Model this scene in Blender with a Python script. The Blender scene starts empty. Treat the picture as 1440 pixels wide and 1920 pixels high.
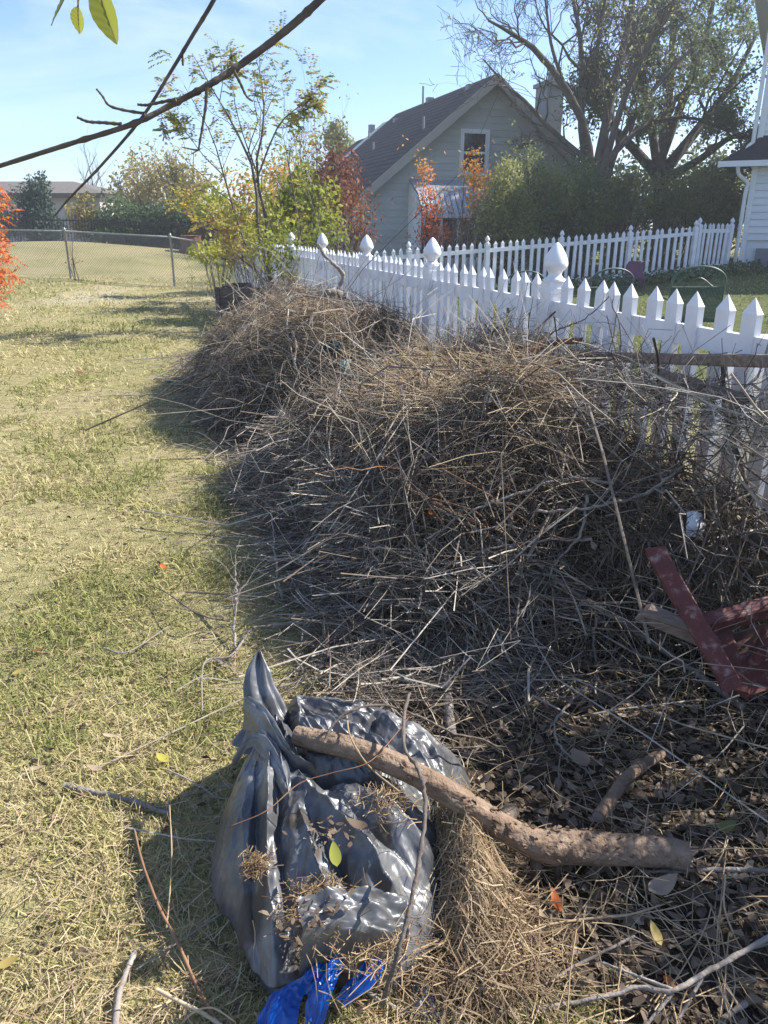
import bpy, math
import numpy as np
from mathutils import Vector

S = bpy.context.scene
COL = S.collection
R = math.radians
# ------------------------------------------------------------------ camera, world, sun
CAMZ, PITCH, FPX = 1.5, R(20.5), 1440.0
cam = bpy.data.cameras.new('camera'); cam.sensor_fit = 'VERTICAL'; cam.sensor_height = 36; cam.lens = 27
cam.clip_start = 0.05; cam.clip_end = 1500
co = bpy.data.objects.new('camera', cam); COL.objects.link(co)
co.location = (0, 0, CAMZ); co.rotation_euler = (R(90) - PITCH, 0, 0)
S.camera = co
SUN_AZ, SUN_EL = R(74), R(41)          # clockwise from +Y
sdir = Vector((math.sin(SUN_AZ) * math.cos(SUN_EL), math.cos(SUN_AZ) * math.cos(SUN_EL), math.sin(SUN_EL)))
sl = bpy.data.lights.new('sun', 'SUN'); sl.energy = 4.7; sl.angle = R(0.55); sl.color = (1.0, 0.945, 0.86)
so = bpy.data.objects.new('sun', sl); COL.objects.link(so)
so.rotation_euler = (-sdir).to_track_quat('-Z', 'Y').to_euler(); so.location = (20, 8, 20)
W_ = bpy.data.worlds.new('World'); S.world = W_; W_.use_nodes = True
nt = W_.node_tree; nt.nodes.clear(); N = nt.nodes.new; L = nt.links.new
sky = N('ShaderNodeTexSky'); sky.sky_type = 'NISHITA'; sky.sun_disc = False
sky.sun_elevation = SUN_EL; sky.sun_rotation = SUN_AZ; sky.air_density = 0.95; sky.dust_density = 0.05; sky.ozone_density = 3.2
tc = N('ShaderNodeTexCoord'); mp = N('ShaderNodeMapping'); mp.inputs['Scale'].default_value = (1.0, 1.6, 5.0)
mp.inputs['Rotation'].default_value = (0.1, 0.15, 0.6)
nz = N('ShaderNodeTexNoise'); nz.inputs['Scale'].default_value = 1.7; nz.inputs['Detail'].default_value = 8; nz.inputs['Roughness'].default_value = 0.62
nz.inputs['Distortion'].default_value = 0.5
cr = N('ShaderNodeValToRGB'); cr.color_ramp.elements[0].position = 0.47; cr.color_ramp.elements[1].position = 0.86
cr.color_ramp.elements[1].color = (0.75, 0.75, 0.75, 1)
mix = N('ShaderNodeMix'); mix.data_type = 'RGBA'; mix.inputs['B'].default_value = (5.2, 5.7, 6.4, 1)
bg = N('ShaderNodeBackground'); bg.inputs['Strength'].default_value = 0.105
wo = N('ShaderNodeOutputWorld')
tint = N('ShaderNodeMix'); tint.data_type = 'RGBA'; tint.blend_type = 'MULTIPLY'; tint.inputs['Factor'].default_value = 1.0; tint.inputs['B'].default_value = (.84, .88, .99, 1)
L(tc.outputs['Generated'], mp.inputs['Vector']); L(mp.outputs['Vector'], nz.inputs['Vector'])
L(nz.outputs['Fac'], cr.inputs['Fac']); L(cr.outputs['Color'], mix.inputs['Factor'])
L(sky.outputs['Color'], tint.inputs['A']); L(tint.outputs['Result'], mix.inputs['A']); L(mix.outputs['Result'], bg.inputs['Color']); L(bg.outputs['Background'], wo.inputs['Surface'])
S.view_settings.view_transform = 'Standard'; S.view_settings.look = 'None'
S.view_settings.exposure = 1.18; S.view_settings.gamma = 1.0; S.view_settings.use_curve_mapping = False
S.cycles.max_bounces = 6; S.cycles.transparent_max_bounces = 6
try: S.cycles.use_denoising = True
except Exception: pass

rng = np.random.default_rng(11)
SP, CP = math.sin(PITCH), math.cos(PITCH)
A3 = lambda *a: np.array(a, dtype=float)

# ------------------------------------------------------------------ places read off the photograph
def ray(px, py):
    a = (px - 720) / FPX; b = (960 - py) / FPX
    return A3(a, CP + SP * b, -SP + CP * b)
def U(px, py, z=0.0):
    """point at height z seen at a pixel"""
    d = ray(px, py); return A3(0, 0, CAMZ) + d * ((z - CAMZ) / d[2])
def W(px, py, Y):
    """point at distance Y seen at a pixel"""
    d = ray(px, py); return A3(0, 0, CAMZ) + d * (Y / d[1])
def onplane(px, py, p0, n):
    d = ray(px, py); o = A3(0, 0, CAMZ); return o + d * (np.dot(p0 - o, n) / np.dot(d, n))

# ------------------------------------------------------------------ noise
def vn(x, y, seed=0):
    x = np.asarray(x, float); y = np.asarray(y, float)
    xi = np.floor(x); yi = np.floor(y); fx = x - xi; fy = y - yi
    fx = fx * fx * (3 - 2 * fx); fy = fy * fy * (3 - 2 * fy)
    def h(a, b):
        v = np.sin(a * 127.1 + b * 311.7 + seed * 74.7) * 43758.5453
        return v - np.floor(v)
    return (h(xi, yi) * (1 - fx) + h(xi + 1, yi) * fx) * (1 - fy) + (h(xi, yi + 1) * (1 - fx) + h(xi + 1, yi + 1) * fx) * fy
def fbm(x, y, o=4, seed=0):
    s = 0; a = .5; t = 0
    for i in range(o):
        s = s + a * vn(x * 2 ** i + 13.1 * i, y * 2 ** i - 7.7 * i, seed + i); t += a; a *= .5
    return s / t
def sst(a, b, x):
    t = np.clip((x - a) / (b - a), 0, 1); return t * t * (3 - 2 * t)

# fence frame: s along the near picket fence, t to its left
F0 = A3(.938, 4.45); FD = A3(-.3059, .952); FN = A3(-.952, -.3059)
def st(x, y):
    dx = x - F0[0]; dy = y - F0[1]
    return dx * FD[0] + dy * FD[1], dx * FN[0] + dy * FN[1]
def xy(s, t):
    return F0[0] + s * FD[0] + t * FN[0], F0[1] + s * FD[1] + t * FN[1]

def H(x, y):
    """height of the ground"""
    x = np.asarray(x, float); y = np.asarray(y, float)
    s, t = st(x, y)
    z = 0.03 * (fbm(x * .7, y * .7, 3, 3) - .5)
    z = z + np.clip(-.17 + .063 * (np.clip(x, -6, 14) - .5), -.3, .5) * sst(8, 17, y) * sst(0, -1.5, t) * (1 - .35 * sst(24, 34, y))
    z = z + .82 * np.exp(-((x + 12.5) / 7.0) ** 2 - ((y - 30.5) / 5.2) ** 2) + .12 * sst(-5, -9, x) * sst(15, 21, y)
    z = z + .5 * sst(34, 60, y) * sst(4, -10, x)
    return z
def heap(x, y):
    """top of the brush heaps above z=0"""
    s, t = st(x, y)
    def hump(s0, s1, t0, tp, t1, h, es, ex=1.7):
        a = np.where(t < tp, (tp - t) / (tp - t0), (t - tp) / (t1 - tp))
        e = np.clip(np.maximum((s0 - s) / es, (s - s1) / es), 0, None)
        r = np.sqrt(np.clip(a, 0, None) ** 2 + e ** 2)
        return h * np.clip(1 - r ** ex, 0, 1) ** .62
    n = .62 + .76 * fbm(x * 2.1, y * 2.1, 3, 9)
    a = hump(-1.28, .55, -.05, .45, 1.52, .78, .68) * n
    b = hump(2.0, 3.7, -.15, .75, 1.72, .78, .9, 2.5) * n
    c = hump(-.6, 3.0, .1, .7, 1.38, .34, 1.0) * n
    d = hump(-4.2, -1.6, -.05, .10, .34, .36, .8) * n
    e = hump(-1.75, -1.0, -.05, .22, .58, .66, .4) * n
    return np.maximum(np.maximum(np.maximum(a, b), np.maximum(c, d)), e)
def SH(px, py, off=0.02):
    """first point of the view ray that meets the heaps or the ground"""
    d = ray(px, py); d = d / np.linalg.norm(d); o = A3(0, 0, CAMZ)
    k = np.arange(.6, 14, .01)
    P = o + k[:, None] * d
    g = np.maximum(heap(P[:, 0], P[:, 1]), H(P[:, 0], P[:, 1])) + off
    i = np.argmax(P[:, 2] <= g)
    if not (P[i, 2] <= g[i]): i = len(k) - 1
    return P[i]

# ------------------------------------------------------------------ mesh building
class MB:
    def __init__(s): s.v = []; s.q = []; s.t = []; s.c = []; s.n = 0
    def add(s, v, q=None, t=None, tone=0.5):
        v = np.asarray(v, float).reshape(-1, 3)
        if q is not None and len(q): s.q.append(np.asarray(q, np.int64).reshape(-1, 4) + s.n)
        if t is not None and len(t): s.t.append(np.asarray(t, np.int64).reshape(-1, 3) + s.n)
        s.v.append(v); s.c.append(np.broadcast_to(np.asarray(tone, float), (len(v),)).copy()); s.n += len(v)
        return s
    def box(s, lo, hi, tone=.5, M=None):
        x0, y0, z0 = lo; x1, y1, z1 = hi
        v = A3(x0,y0,z0, x1,y0,z0, x1,y1,z0, x0,y1,z0, x0,y0,z1, x1,y0,z1, x1,y1,z1, x0,y1,z1).reshape(8, 3)
        if M is not None: v = v @ M[0].T + M[1]
        return s.add(v, [[0,3,2,1],[4,5,6,7],[0,1,5,4],[1,2,6,5],[2,3,7,6],[3,0,4,7]], tone=tone)
    def beam(s, a, b, w, h, tone=.5, up=(0, 0, 1), taper=1.0):
        a = np.asarray(a, float); b = np.asarray(b, float); d = (b - a); d = d / np.linalg.norm(d)
        x = np.cross(d, up); x = x / max(np.linalg.norm(x), 1e-6); z = np.cross(x, d)
        v = []
        for p, k in ((a, 1), (b, taper)):
            for sx, sz in ((-1,-1),(1,-1),(1,1),(-1,1)): v.append(p + x * sx * w * k / 2 + z * sz * h * k / 2)
        return s.add(v, [[0,1,2,3],[7,6,5,4],[0,4,5,1],[1,5,6,2],[2,6,7,3],[3,7,4,0]], tone=tone)
    def poly(s, pts, th, n):
        """flat polygon given thickness th along n"""
        p = np.asarray(pts, float); k = len(p); n = np.asarray(n, float) * th
        v = np.vstack([p, p + n]); q = [[i, (i + 1) % k, (i + 1) % k + k, i + k] for i in range(k)]
        t = [[0, i + 1, i] for i in range(1, k - 1)] + [[k, k + i, k + i + 1] for i in range(1, k - 1)]
        return s.add(v, q, t)
    def lathe(s, prof, c, k=16, tone=.5):
        prof = np.asarray(prof, float); a = np.linspace(0, 2 * np.pi, k, endpoint=False)
        v = np.stack([prof[:, 0, None] * np.cos(a) + c[0], prof[:, 0, None] * np.sin(a) + c[1], np.broadcast_to(prof[:, 1, None], (len(prof), k)) + c[2]], -1).reshape(-1, 3)
        q = [[i * k + j, i * k + (j + 1) % k, (i + 1) * k + (j + 1) % k, (i + 1) * k + j] for i in range(len(prof) - 1) for j in range(k)]
        return s.add(v, q, tone=tone)
    def mesh(s, name, mat, smooth=False):
        me = bpy.data.meshes.new(name)
        v = np.concatenate(s.v); c = np.concatenate(s.c)
        q = np.concatenate(s.q) if s.q else np.zeros((0, 4), np.int64); t = np.concatenate(s.t) if s.t else np.zeros((0, 3), np.int64)
        me.vertices.add(len(v)); me.vertices.foreach_set('co', v.astype(np.float32).ravel())
        me.loops.add(q.size + t.size); me.loops.foreach_set('vertex_index', np.concatenate([q.ravel(), t.ravel()]).astype(np.int32))
        me.polygons.add(len(q) + len(t))
        ls = np.concatenate([np.arange(len(q)) * 4, q.size + np.arange(len(t)) * 3]).astype(np.int32)
        me.polygons.foreach_set('loop_start', ls)
        me.polygons.foreach_set('use_smooth', np.full(len(ls), smooth))
        at = me.attributes.new('tone', 'FLOAT', 'POINT'); at.data.foreach_set('value', c.astype(np.float32))
        me.update(calc_edges=True)
        me.materials.append(mat)
        return me
    def obj(s, name, mat, parent=None, smooth=False, **kw):
        return link(name, s.mesh(name, mat, smooth), parent, **kw)
def link(name, me, parent=None, loc=None, **kw):
    o = bpy.data.objects.new(name, me); COL.objects.link(o)
    if parent is not None: o.parent = parent
    if loc is not None: o.location = [float(k) for k in loc]
    for k, v in kw.items(): o[k] = v
    return o
def thing(name, label, cat, loc=(0, 0, 0), group=None, rotz=0):
    o = bpy.data.objects.new(name, None); COL.objects.link(o); o.location = [float(k) for k in loc]; o.rotation_euler = (0, 0, rotz)
    o.empty_display_size = .1; o['label'] = label; o['category'] = cat
    if group: o['group'] = group
    return o
def dup(root, loc, rotz=0, label=None):
    r = root.copy(); COL.objects.link(r); r.location = loc; r.rotation_euler = (0, 0, rotz)
    if label: r['label'] = label
    for ch in list(root.children):
        c = ch.copy(); COL.objects.link(c); c.parent = r
    return r

def nrm(a): return a / np.maximum(np.linalg.norm(a, axis=-1, keepdims=True), 1e-9)
def tubes(mb, P, Rr, k=4, tone=.5, cap=True):
    """P (N,n,3) curves, Rr (N,n) radii"""
    P = np.asarray(P, float); Rr = np.asarray(Rr, float)
    if P.ndim == 2: P = P[None]; Rr = Rr[None]
    Nn, n, _ = P.shape
    T = nrm(np.gradient(P, axis=1)); ref = np.where(np.abs(T[:, :1, 2:3]) > .8, A3(1, .1, 0), A3(0.05, .1, 1.))
    ref = np.broadcast_to(ref, T.shape)
    A = nrm(np.cross(T, ref)); B = np.cross(T, A)
    an = np.linspace(0, 2 * np.pi, k, endpoint=False)
    V = P[:, :, None] + Rr[:, :, None, None] * (np.cos(an)[:, None] * A[:, :, None] + np.sin(an)[:, None] * B[:, :, None])
    idx = np.arange(Nn * n * k).reshape(Nn, n, k); nx = np.roll(idx, -1, axis=2)
    q = np.stack([idx[:, :-1], nx[:, :-1], nx[:, 1:], idx[:, 1:]], -1).reshape(-1, 4)
    tn = np.broadcast_to(np.asarray(tone, float).reshape(-1, 1, 1) if np.ndim(tone) else tone, (Nn, n, k)).reshape(-1)
    t = []
    if cap and k > 3:
        for e in (0, n - 1):
            for j in range(1, k - 1): t.append(np.stack([idx[:, e, 0], idx[:, e, j], idx[:, e, j + 1]], -1))
        t = np.concatenate(t)
    mb.add(V.reshape(-1, 3), q, t if len(t) else None, tn)
def ribbons(mb, P, Wd, side, tone=.5):
    Nn, n, _ = P.shape
    V = np.stack([P - side[:, None] * Wd[:, :, None], P + side[:, None] * Wd[:, :, None]], 2)
    idx = np.arange(Nn * n * 2).reshape(Nn, n, 2)
    q = np.stack([idx[:, :-1, 0], idx[:, :-1, 1], idx[:, 1:, 1], idx[:, 1:, 0]], -1).reshape(-1, 4)
    tn = np.broadcast_to(np.asarray(tone, float).reshape(-1, 1, 1) if np.ndim(tone) else tone, (Nn, n, 2)).reshape(-1)
    mb.add(V.reshape(-1, 3), q, None, tn)
def rdir(n, zs=1.0, r=None):
    v = (r or rng).normal(size=(n, 3)); v[:, 2] *= zs; return nrm(v)
def leaves(mb, P, size, tone, asp=.5, zs=1.0, fold=.25, D=None, curl=.0):
    """rhombic folded leaves, two triangles a side"""
    n = len(P); size = np.broadcast_to(size, (n,))[:, None]
    D = rdir(n, zs) if D is None else D
    Sd = nrm(np.cross(D, rdir(n))); Nn = np.cross(D, Sd)
    mid = P + D * size * .5 - Nn * size * fold * .4
    a = P; c = P + D * size - Nn * size * curl; l = mid + Sd * size * asp * .5 + Nn * size * fold * .5; r_ = mid - Sd * size * asp * .5 + Nn * size * fold * .5
    V = np.stack([a, r_, c, l, mid], 1)
    i = np.arange(n)[:, None] * 5
    t = np.concatenate([i + [0, 1, 4], i + [1, 2, 4], i + [2, 3, 4], i + [3, 0, 4]]) if fold > .3 else np.concatenate([i + [0, 1, 2], i + [0, 2, 3]])
    if fold <= .3:
        V = V[:, :4]; i = np.arange(n)[:, None] * 4; t = np.concatenate([i + [0, 1, 2], i + [0, 2, 3]])
    k = V.shape[1]
    mb.add(V.reshape(-1, 3), None, t, np.repeat(np.broadcast_to(tone, (n,)), k))
def leaves2(mb, P, size, tone, asp=.6, zs=.35, r=None):
    r = r or rng
    n = len(P); size = np.broadcast_to(size, (n,))[:, None]; D = rdir(n, zs, r); Sd = nrm(np.cross(D, rdir(n, 1, r) * .6 + A3(0, 0, 1))); Nn = np.cross(Sd, D)
    cu = r.normal(size=(n, 1)) * .3; fo = r.uniform(-.1, .35, (n, 1)); V = []
    for u, w in ((0, .04), (.3, .46), (.7, .40), (1, .03)):
        j = asp * size * w * r.uniform(.35, 1.3, (n, 1)); c = P + D * size * u + Nn * size * cu * (u - .4) ** 2 * 2
        V += [c - Sd * j + Nn * j * fo, c + Sd * j * r.uniform(.8, 1.15, (n, 1)) + Nn * j * fo]
    V = np.stack(V, 1); i = np.arange(n)[:, None] * 8
    q = np.concatenate([i + [2 * k, 2 * k + 1, 2 * k + 3, 2 * k + 2] for k in range(3)])
    mb.add(V.reshape(-1, 3), q, None, np.repeat(np.broadcast_to(tone, (n,)), 8))
def interp(pts, n):
    """smooth resample (Catmull-Rom) of a polyline of 3-D points"""
    p = np.asarray(pts, float)
    if len(p) == 2: return p[0] + np.linspace(0, 1, n)[:, None] * (p[1] - p[0])
    q = np.vstack([2 * p[0] - p[1], p, 2 * p[-1] - p[-2]]); u = np.linspace(0, len(p) - 1 - 1e-6, n); i = u.astype(int); f = (u - i)[:, None]
    a, b, c, d = q[i], q[i + 1], q[i + 2], q[i + 3]
    return .5 * (2 * b + (c - a) * f + (2 * a - 5 * b + 4 * c - d) * f ** 2 + (3 * b - a - 3 * c + d) * f ** 3)
def sprout(P, Rr, per, lf, ang, up=.2, n=5, u0=.25, rf=.55, wig=.12, lmin=0, r=None):
    """child curves from parents P (N,m,3)"""
    r = r or rng
    Nn, m, _ = P.shape; L_ = np.linalg.norm(np.diff(P, axis=1), axis=-1).sum(1)
    k = Nn * per; pi = np.repeat(np.arange(Nn), per); u = u0 + (1 - u0) * r.random(k) ** .8
    f = u * (m - 1); i = np.minimum(f.astype(int), m - 2); g = (f - i)[:, None]
    p0 = P[pi, i] * (1 - g) + P[pi, i + 1] * g; T = nrm(P[pi, i + 1] - P[pi, i])
    perp = nrm(np.cross(T, rdir(k, 1, r))); a = ang * (.6 + .8 * r.random(k))[:, None]
    D = nrm(T * np.cos(a) + perp * np.sin(a) + A3(0, 0, up))
    ln = np.maximum(L_[pi] * lf * (1.15 - .6 * u) * (.6 + .8 * r.random(k)), lmin)
    w = np.linspace(0, 1, n)[None, :, None]; bend = nrm(rdir(k, 1, r) + A3(0, 0, up * 2))[:, None] * (.25 * ln)[:, None, None]
    Q = p0[:, None] + D[:, None] * ln[:, None, None] * w + bend * w ** 2
    Q[:, 1:] += r.normal(size=(k, n - 1, 3)) * (wig * ln / n)[:, None, None]
    r0 = (Rr[pi, i] * rf * (.6 + .6 * r.random(k)))[:, None]
    return Q, r0 * np.linspace(1, .35, n)[None]

# ------------------------------------------------------------------ materials
MATS = {}
def mat(name, cols, rough=.8, scale=6, bump=0., bscale=40, transl=0., attr=.6, metal=0., spec=.3, stretch=None, detail=5, coat=0.):
    m = bpy.data.materials.new(name); m.use_nodes = True; t = m.node_tree; N = t.nodes.new; L = t.links.new
    b = t.nodes['Principled BSDF']; b.inputs['Roughness'].default_value = rough; b.inputs['Metallic'].default_value = metal
    b.inputs['Specular IOR Level'].default_value = spec
    if coat: b.inputs['Coat Weight'].default_value = coat
    tc = N('ShaderNodeTexCoord'); mp = N('ShaderNodeMapping'); L(tc.outputs['Object'], mp.inputs['Vector'])
    if stretch: mp.inputs['Scale'].default_value = stretch
    nz = N('ShaderNodeTexNoise'); nz.inputs['Scale'].default_value = scale; nz.inputs['Detail'].default_value = detail; L(mp.outputs['Vector'], nz.inputs['Vector'])
    at = N('ShaderNodeAttribute'); at.attribute_name = 'tone'
    # fac = tone*attr + (noise)*(1-attr)
    m1 = N('ShaderNodeMath'); m1.operation = 'MULTIPLY'; m1.inputs[1].default_value = attr; L(at.outputs['Fac'], m1.inputs[0])
    mr = N('ShaderNodeMapRange'); mr.inputs['From Min'].default_value = .3; mr.inputs['From Max'].default_value = .7; L(nz.outputs['Fac'], mr.inputs['Value'])
    m2 = N('ShaderNodeMath'); m2.operation = 'MULTIPLY_ADD'; m2.inputs[1].default_value = 1 - attr
    L(mr.outputs['Result'], m2.inputs[0]); L(m1.outputs[0], m2.inputs[2])
    cr = N('ShaderNodeValToRGB'); e = cr.color_ramp.elements
    while len(e) < len(cols): e.new(.5)
    for i, c in enumerate(cols): e[i].position = i / (len(cols) - 1); e[i].color = (*c, 1)
    L(m2.outputs[0], cr.inputs['Fac']); L(cr.outputs['Color'], b.inputs['Base Color'])
    if bump:
        nb = N('ShaderNodeTexNoise'); nb.inputs['Scale'].default_value = bscale; nb.inputs['Detail'].default_value = 6; L(mp.outputs['Vector'], nb.inputs['Vector'])
        bp = N('ShaderNodeBump'); bp.inputs['Strength'].default_value = min(bump * 1., 1.); bp.inputs['Distance'].default_value = .02 * bump; L(nb.outputs['Fac'], bp.inputs['Height']); L(bp.outputs['Normal'], b.inputs['Normal'])
    if transl:
        tr = N('ShaderNodeBsdfTranslucent'); ms = N('ShaderNodeMixShader'); ms.inputs[0].default_value = transl
        L(cr.outputs['Color'], tr.inputs['Color']); L(b.outputs[0], ms.inputs[1]); L(tr.outputs[0], ms.inputs[2])
        L(ms.outputs[0], t.nodes['Material Output'].inputs['Surface'])
    MATS[name] = m; return m
M = {}
M['grass'] = mat('lawn_blades', [(.13,.17,.05), (.20,.235,.07), (.34,.33,.12), (.47,.41,.20), (.60,.52,.31)], .75, 3, transl=.3, attr=.85, spec=.2)
M['twig'] = mat('weathered_twigs', [(.024,.018,.013), (.080,.061,.045), (.21,.17,.13), (.40,.35,.285), (.62,.57,.49)], .75, 14, attr=.75, spec=.25)
M['straw'] = mat('dry_straw', [(.16,.10,.05), (.33,.23,.13), (.48,.36,.22), (.62,.51,.34)], .7, 8, transl=.2, attr=.8)
M['leaf'] = mat('dead_leaves', [(.045,.032,.022), (.12,.085,.058), (.23,.17,.115), (.42,.34,.24)], .75, 20, transl=.15, attr=.75)
M['core'] = mat('debris_shade_and_soil', [(.012,.010,.008), (.03,.023,.016), (.06,.045,.03)], .95, 12, bump=1, bscale=60, attr=.1)  # dense debris, near-black to paint shade inside the heaps; also planter soil
M['red_twig'] = mat('reddish_bark', [(.10,.045,.025), (.20,.10,.055), (.30,.18,.10)], .65, 10, attr=.5)
M['bark'] = mat('brown_bark', [(.06,.048,.04), (.12,.095,.078), (.19,.155,.13)], .85, 30, bump=.5, bscale=90, attr=.3)
M['pink_bark'] = mat('peeling_bark', [(.07,.05,.038), (.135,.09,.06), (.21,.145,.098), (.31,.225,.16)], .88, 22, bump=.75, bscale=85, attr=.55)
M['grey_bark'] = mat('grey_bark', [(.12,.10,.085), (.24,.205,.175), (.38,.34,.30)], .85, 18, bump=.5, bscale=80, attr=.4)
M['tree_bark'] = mat('tree_bark', [(.05,.042,.036), (.10,.085,.072), (.16,.14,.12)], .9, 4, bump=.5, bscale=12, attr=.3)
M['vinyl'] = mat('white_vinyl', [(.50,.50,.49), (.70,.70,.72), (.78,.78,.81), (.80,.80,.83)], .45, 5, attr=.2, spec=.4, detail=10)
M['galv'] = mat('galvanised_steel', [(.20,.21,.21), (.30,.31,.31), (.38,.39,.38)], .5, 10, metal=.6, attr=.2)
M['siding'] = mat('sage_siding', [(.38,.40,.37), (.43,.45,.42), (.47,.49,.46)], .7, 2, attr=.5, stretch=(1, 1, 6))
M['trim_sage'] = mat('tan_trim', [(.26,.26,.235), (.31,.31,.285)], .7, 2)
M['shingle'] = mat('dark_shingles', [(.012,.013,.018), (.022,.024,.031), (.036,.038,.047)], .9, 9, bump=.3, bscale=20, attr=.4)
M['shingle_b'] = mat('brown_shingles', [(.10,.09,.08), (.14,.125,.11), (.18,.16,.14)], .9, 9, attr=.2)
M['wsiding'] = mat('white_siding', [(.55,.585,.62), (.62,.65,.68), (.68,.70,.72)], .55, 2, attr=.5)
M['wtrim'] = mat('white_trim', [(.62,.65,.67), (.74,.75,.76)], .5, 2)
M['glass'] = mat('dark_pane', [(.012,.014,.018), (.03,.035,.04)], .08, 2, spec=.8)
M['metalroof'] = mat('awning_metal', [(.42,.45,.49), (.52,.55,.58)], .4, 3, metal=.4)
M['stucco'] = mat('beige_stucco', [(.40,.38,.37), (.46,.44,.42)], .85, 4)
M['dwood'] = mat('dark_wood', [(.06,.048,.04), (.12,.095,.08), (.18,.15,.125)], .85, 5, stretch=(1,1,8), bump=.4, attr=.4)
M['rwood'] = mat('brown_fence_wood', [(.045,.025,.018), (.075,.042,.03), (.11,.065,.045)], .85, 5, attr=.5)
M['gwood'] = mat('weathered_wood', [(.12,.085,.065), (.22,.165,.13), (.33,.27,.22)], .85, 9, stretch=(1,6,6), bump=.5, bscale=30, attr=.3)
M['redwood'] = mat('red_plank_wood', [(.07,.035,.025), (.14,.07,.05), (.24,.14,.10)], .85, 9, bump=.4, attr=.3)
M['greenmetal'] = mat('green_painted_metal', [(.035,.075,.06), (.055,.11,.088)], .45, 8, spec=.4)
M['blue'] = mat('blue_plastic_ribbon', [(.0,.05,.32), (.003,.11,.50), (.01,.18,.62)], .25, 14, bump=.4, bscale=30, spec=.6, transl=.25)
M['purple'] = mat('purple_plastic', [(.10,.03,.075), (.16,.055,.12)], .5, 6)
M['teal'] = mat('teal_plastic', [(.10,.33,.33), (.35,.62,.60)], .35, 40, attr=.1)
M['darkteal'] = mat('dark_teal_cloth', [(.005,.022,.03), (.012,.04,.05)], .8, 14)
M['whitep'] = mat('white_plastic_scrap', [(.55,.56,.60), (.80,.80,.82)], .4, 12, bump=.5)
M['paleplastic'] = mat('milky_plastic_film', [(.24,.23,.25), (.42,.40,.41)], .35, 16, bump=.5, transl=.3)
M['block'] = mat('grey_skirting_block', [(.13,.14,.17), (.19,.20,.23)], .8, 3)
M['vent'] = mat('vent_metal', [(.16,.17,.19), (.30,.31,.33)], .5, 9)
M['iron'] = mat('black_iron', [(.012,.012,.014), (.025,.025,.028)], .6, 9)
M['sandy'] = M['straw']
def leafmat(name, cols, tr=.45): M[name] = mat(name, cols, .6, 2, transl=tr, attr=.9, spec=.3); return M[name]
leafmat('yg_leaf', [(.10,.13,.03), (.22,.25,.05), (.38,.39,.07), (.58,.52,.11)])
leafmat('mixed_leaf', [(.06,.10,.03), (.16,.19,.045), (.34,.32,.07), (.52,.38,.10), (.52,.24,.09)])
leafmat('red_leaf', [(.13,.05,.035), (.22,.085,.05), (.32,.14,.07), (.36,.27,.11)])
leafmat('orange_leaf', [(.55,.11,.05), (.68,.19,.06), (.72,.34,.08), (.48,.44,.09)])
leafmat('dark_leaf', [(.035,.065,.03), (.075,.12,.045), (.14,.19,.07), (.23,.26,.09)], .45)
leafmat('olive_leaf', [(.09,.12,.055), (.19,.22,.085), (.32,.33,.12), (.46,.44,.18)], .5)
leafmat('gold_leaf', [(.14,.14,.045), (.30,.25,.075), (.46,.36,.11), (.56,.43,.17)], .4)
leafmat('blue_leaf', [(.03,.055,.04), (.06,.095,.065), (.12,.16,.11)], .3)
leafmat('oak_leaf', [(.04,.06,.035), (.08,.11,.055), (.13,.165,.08), (.18,.20,.09)], .45)

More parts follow.
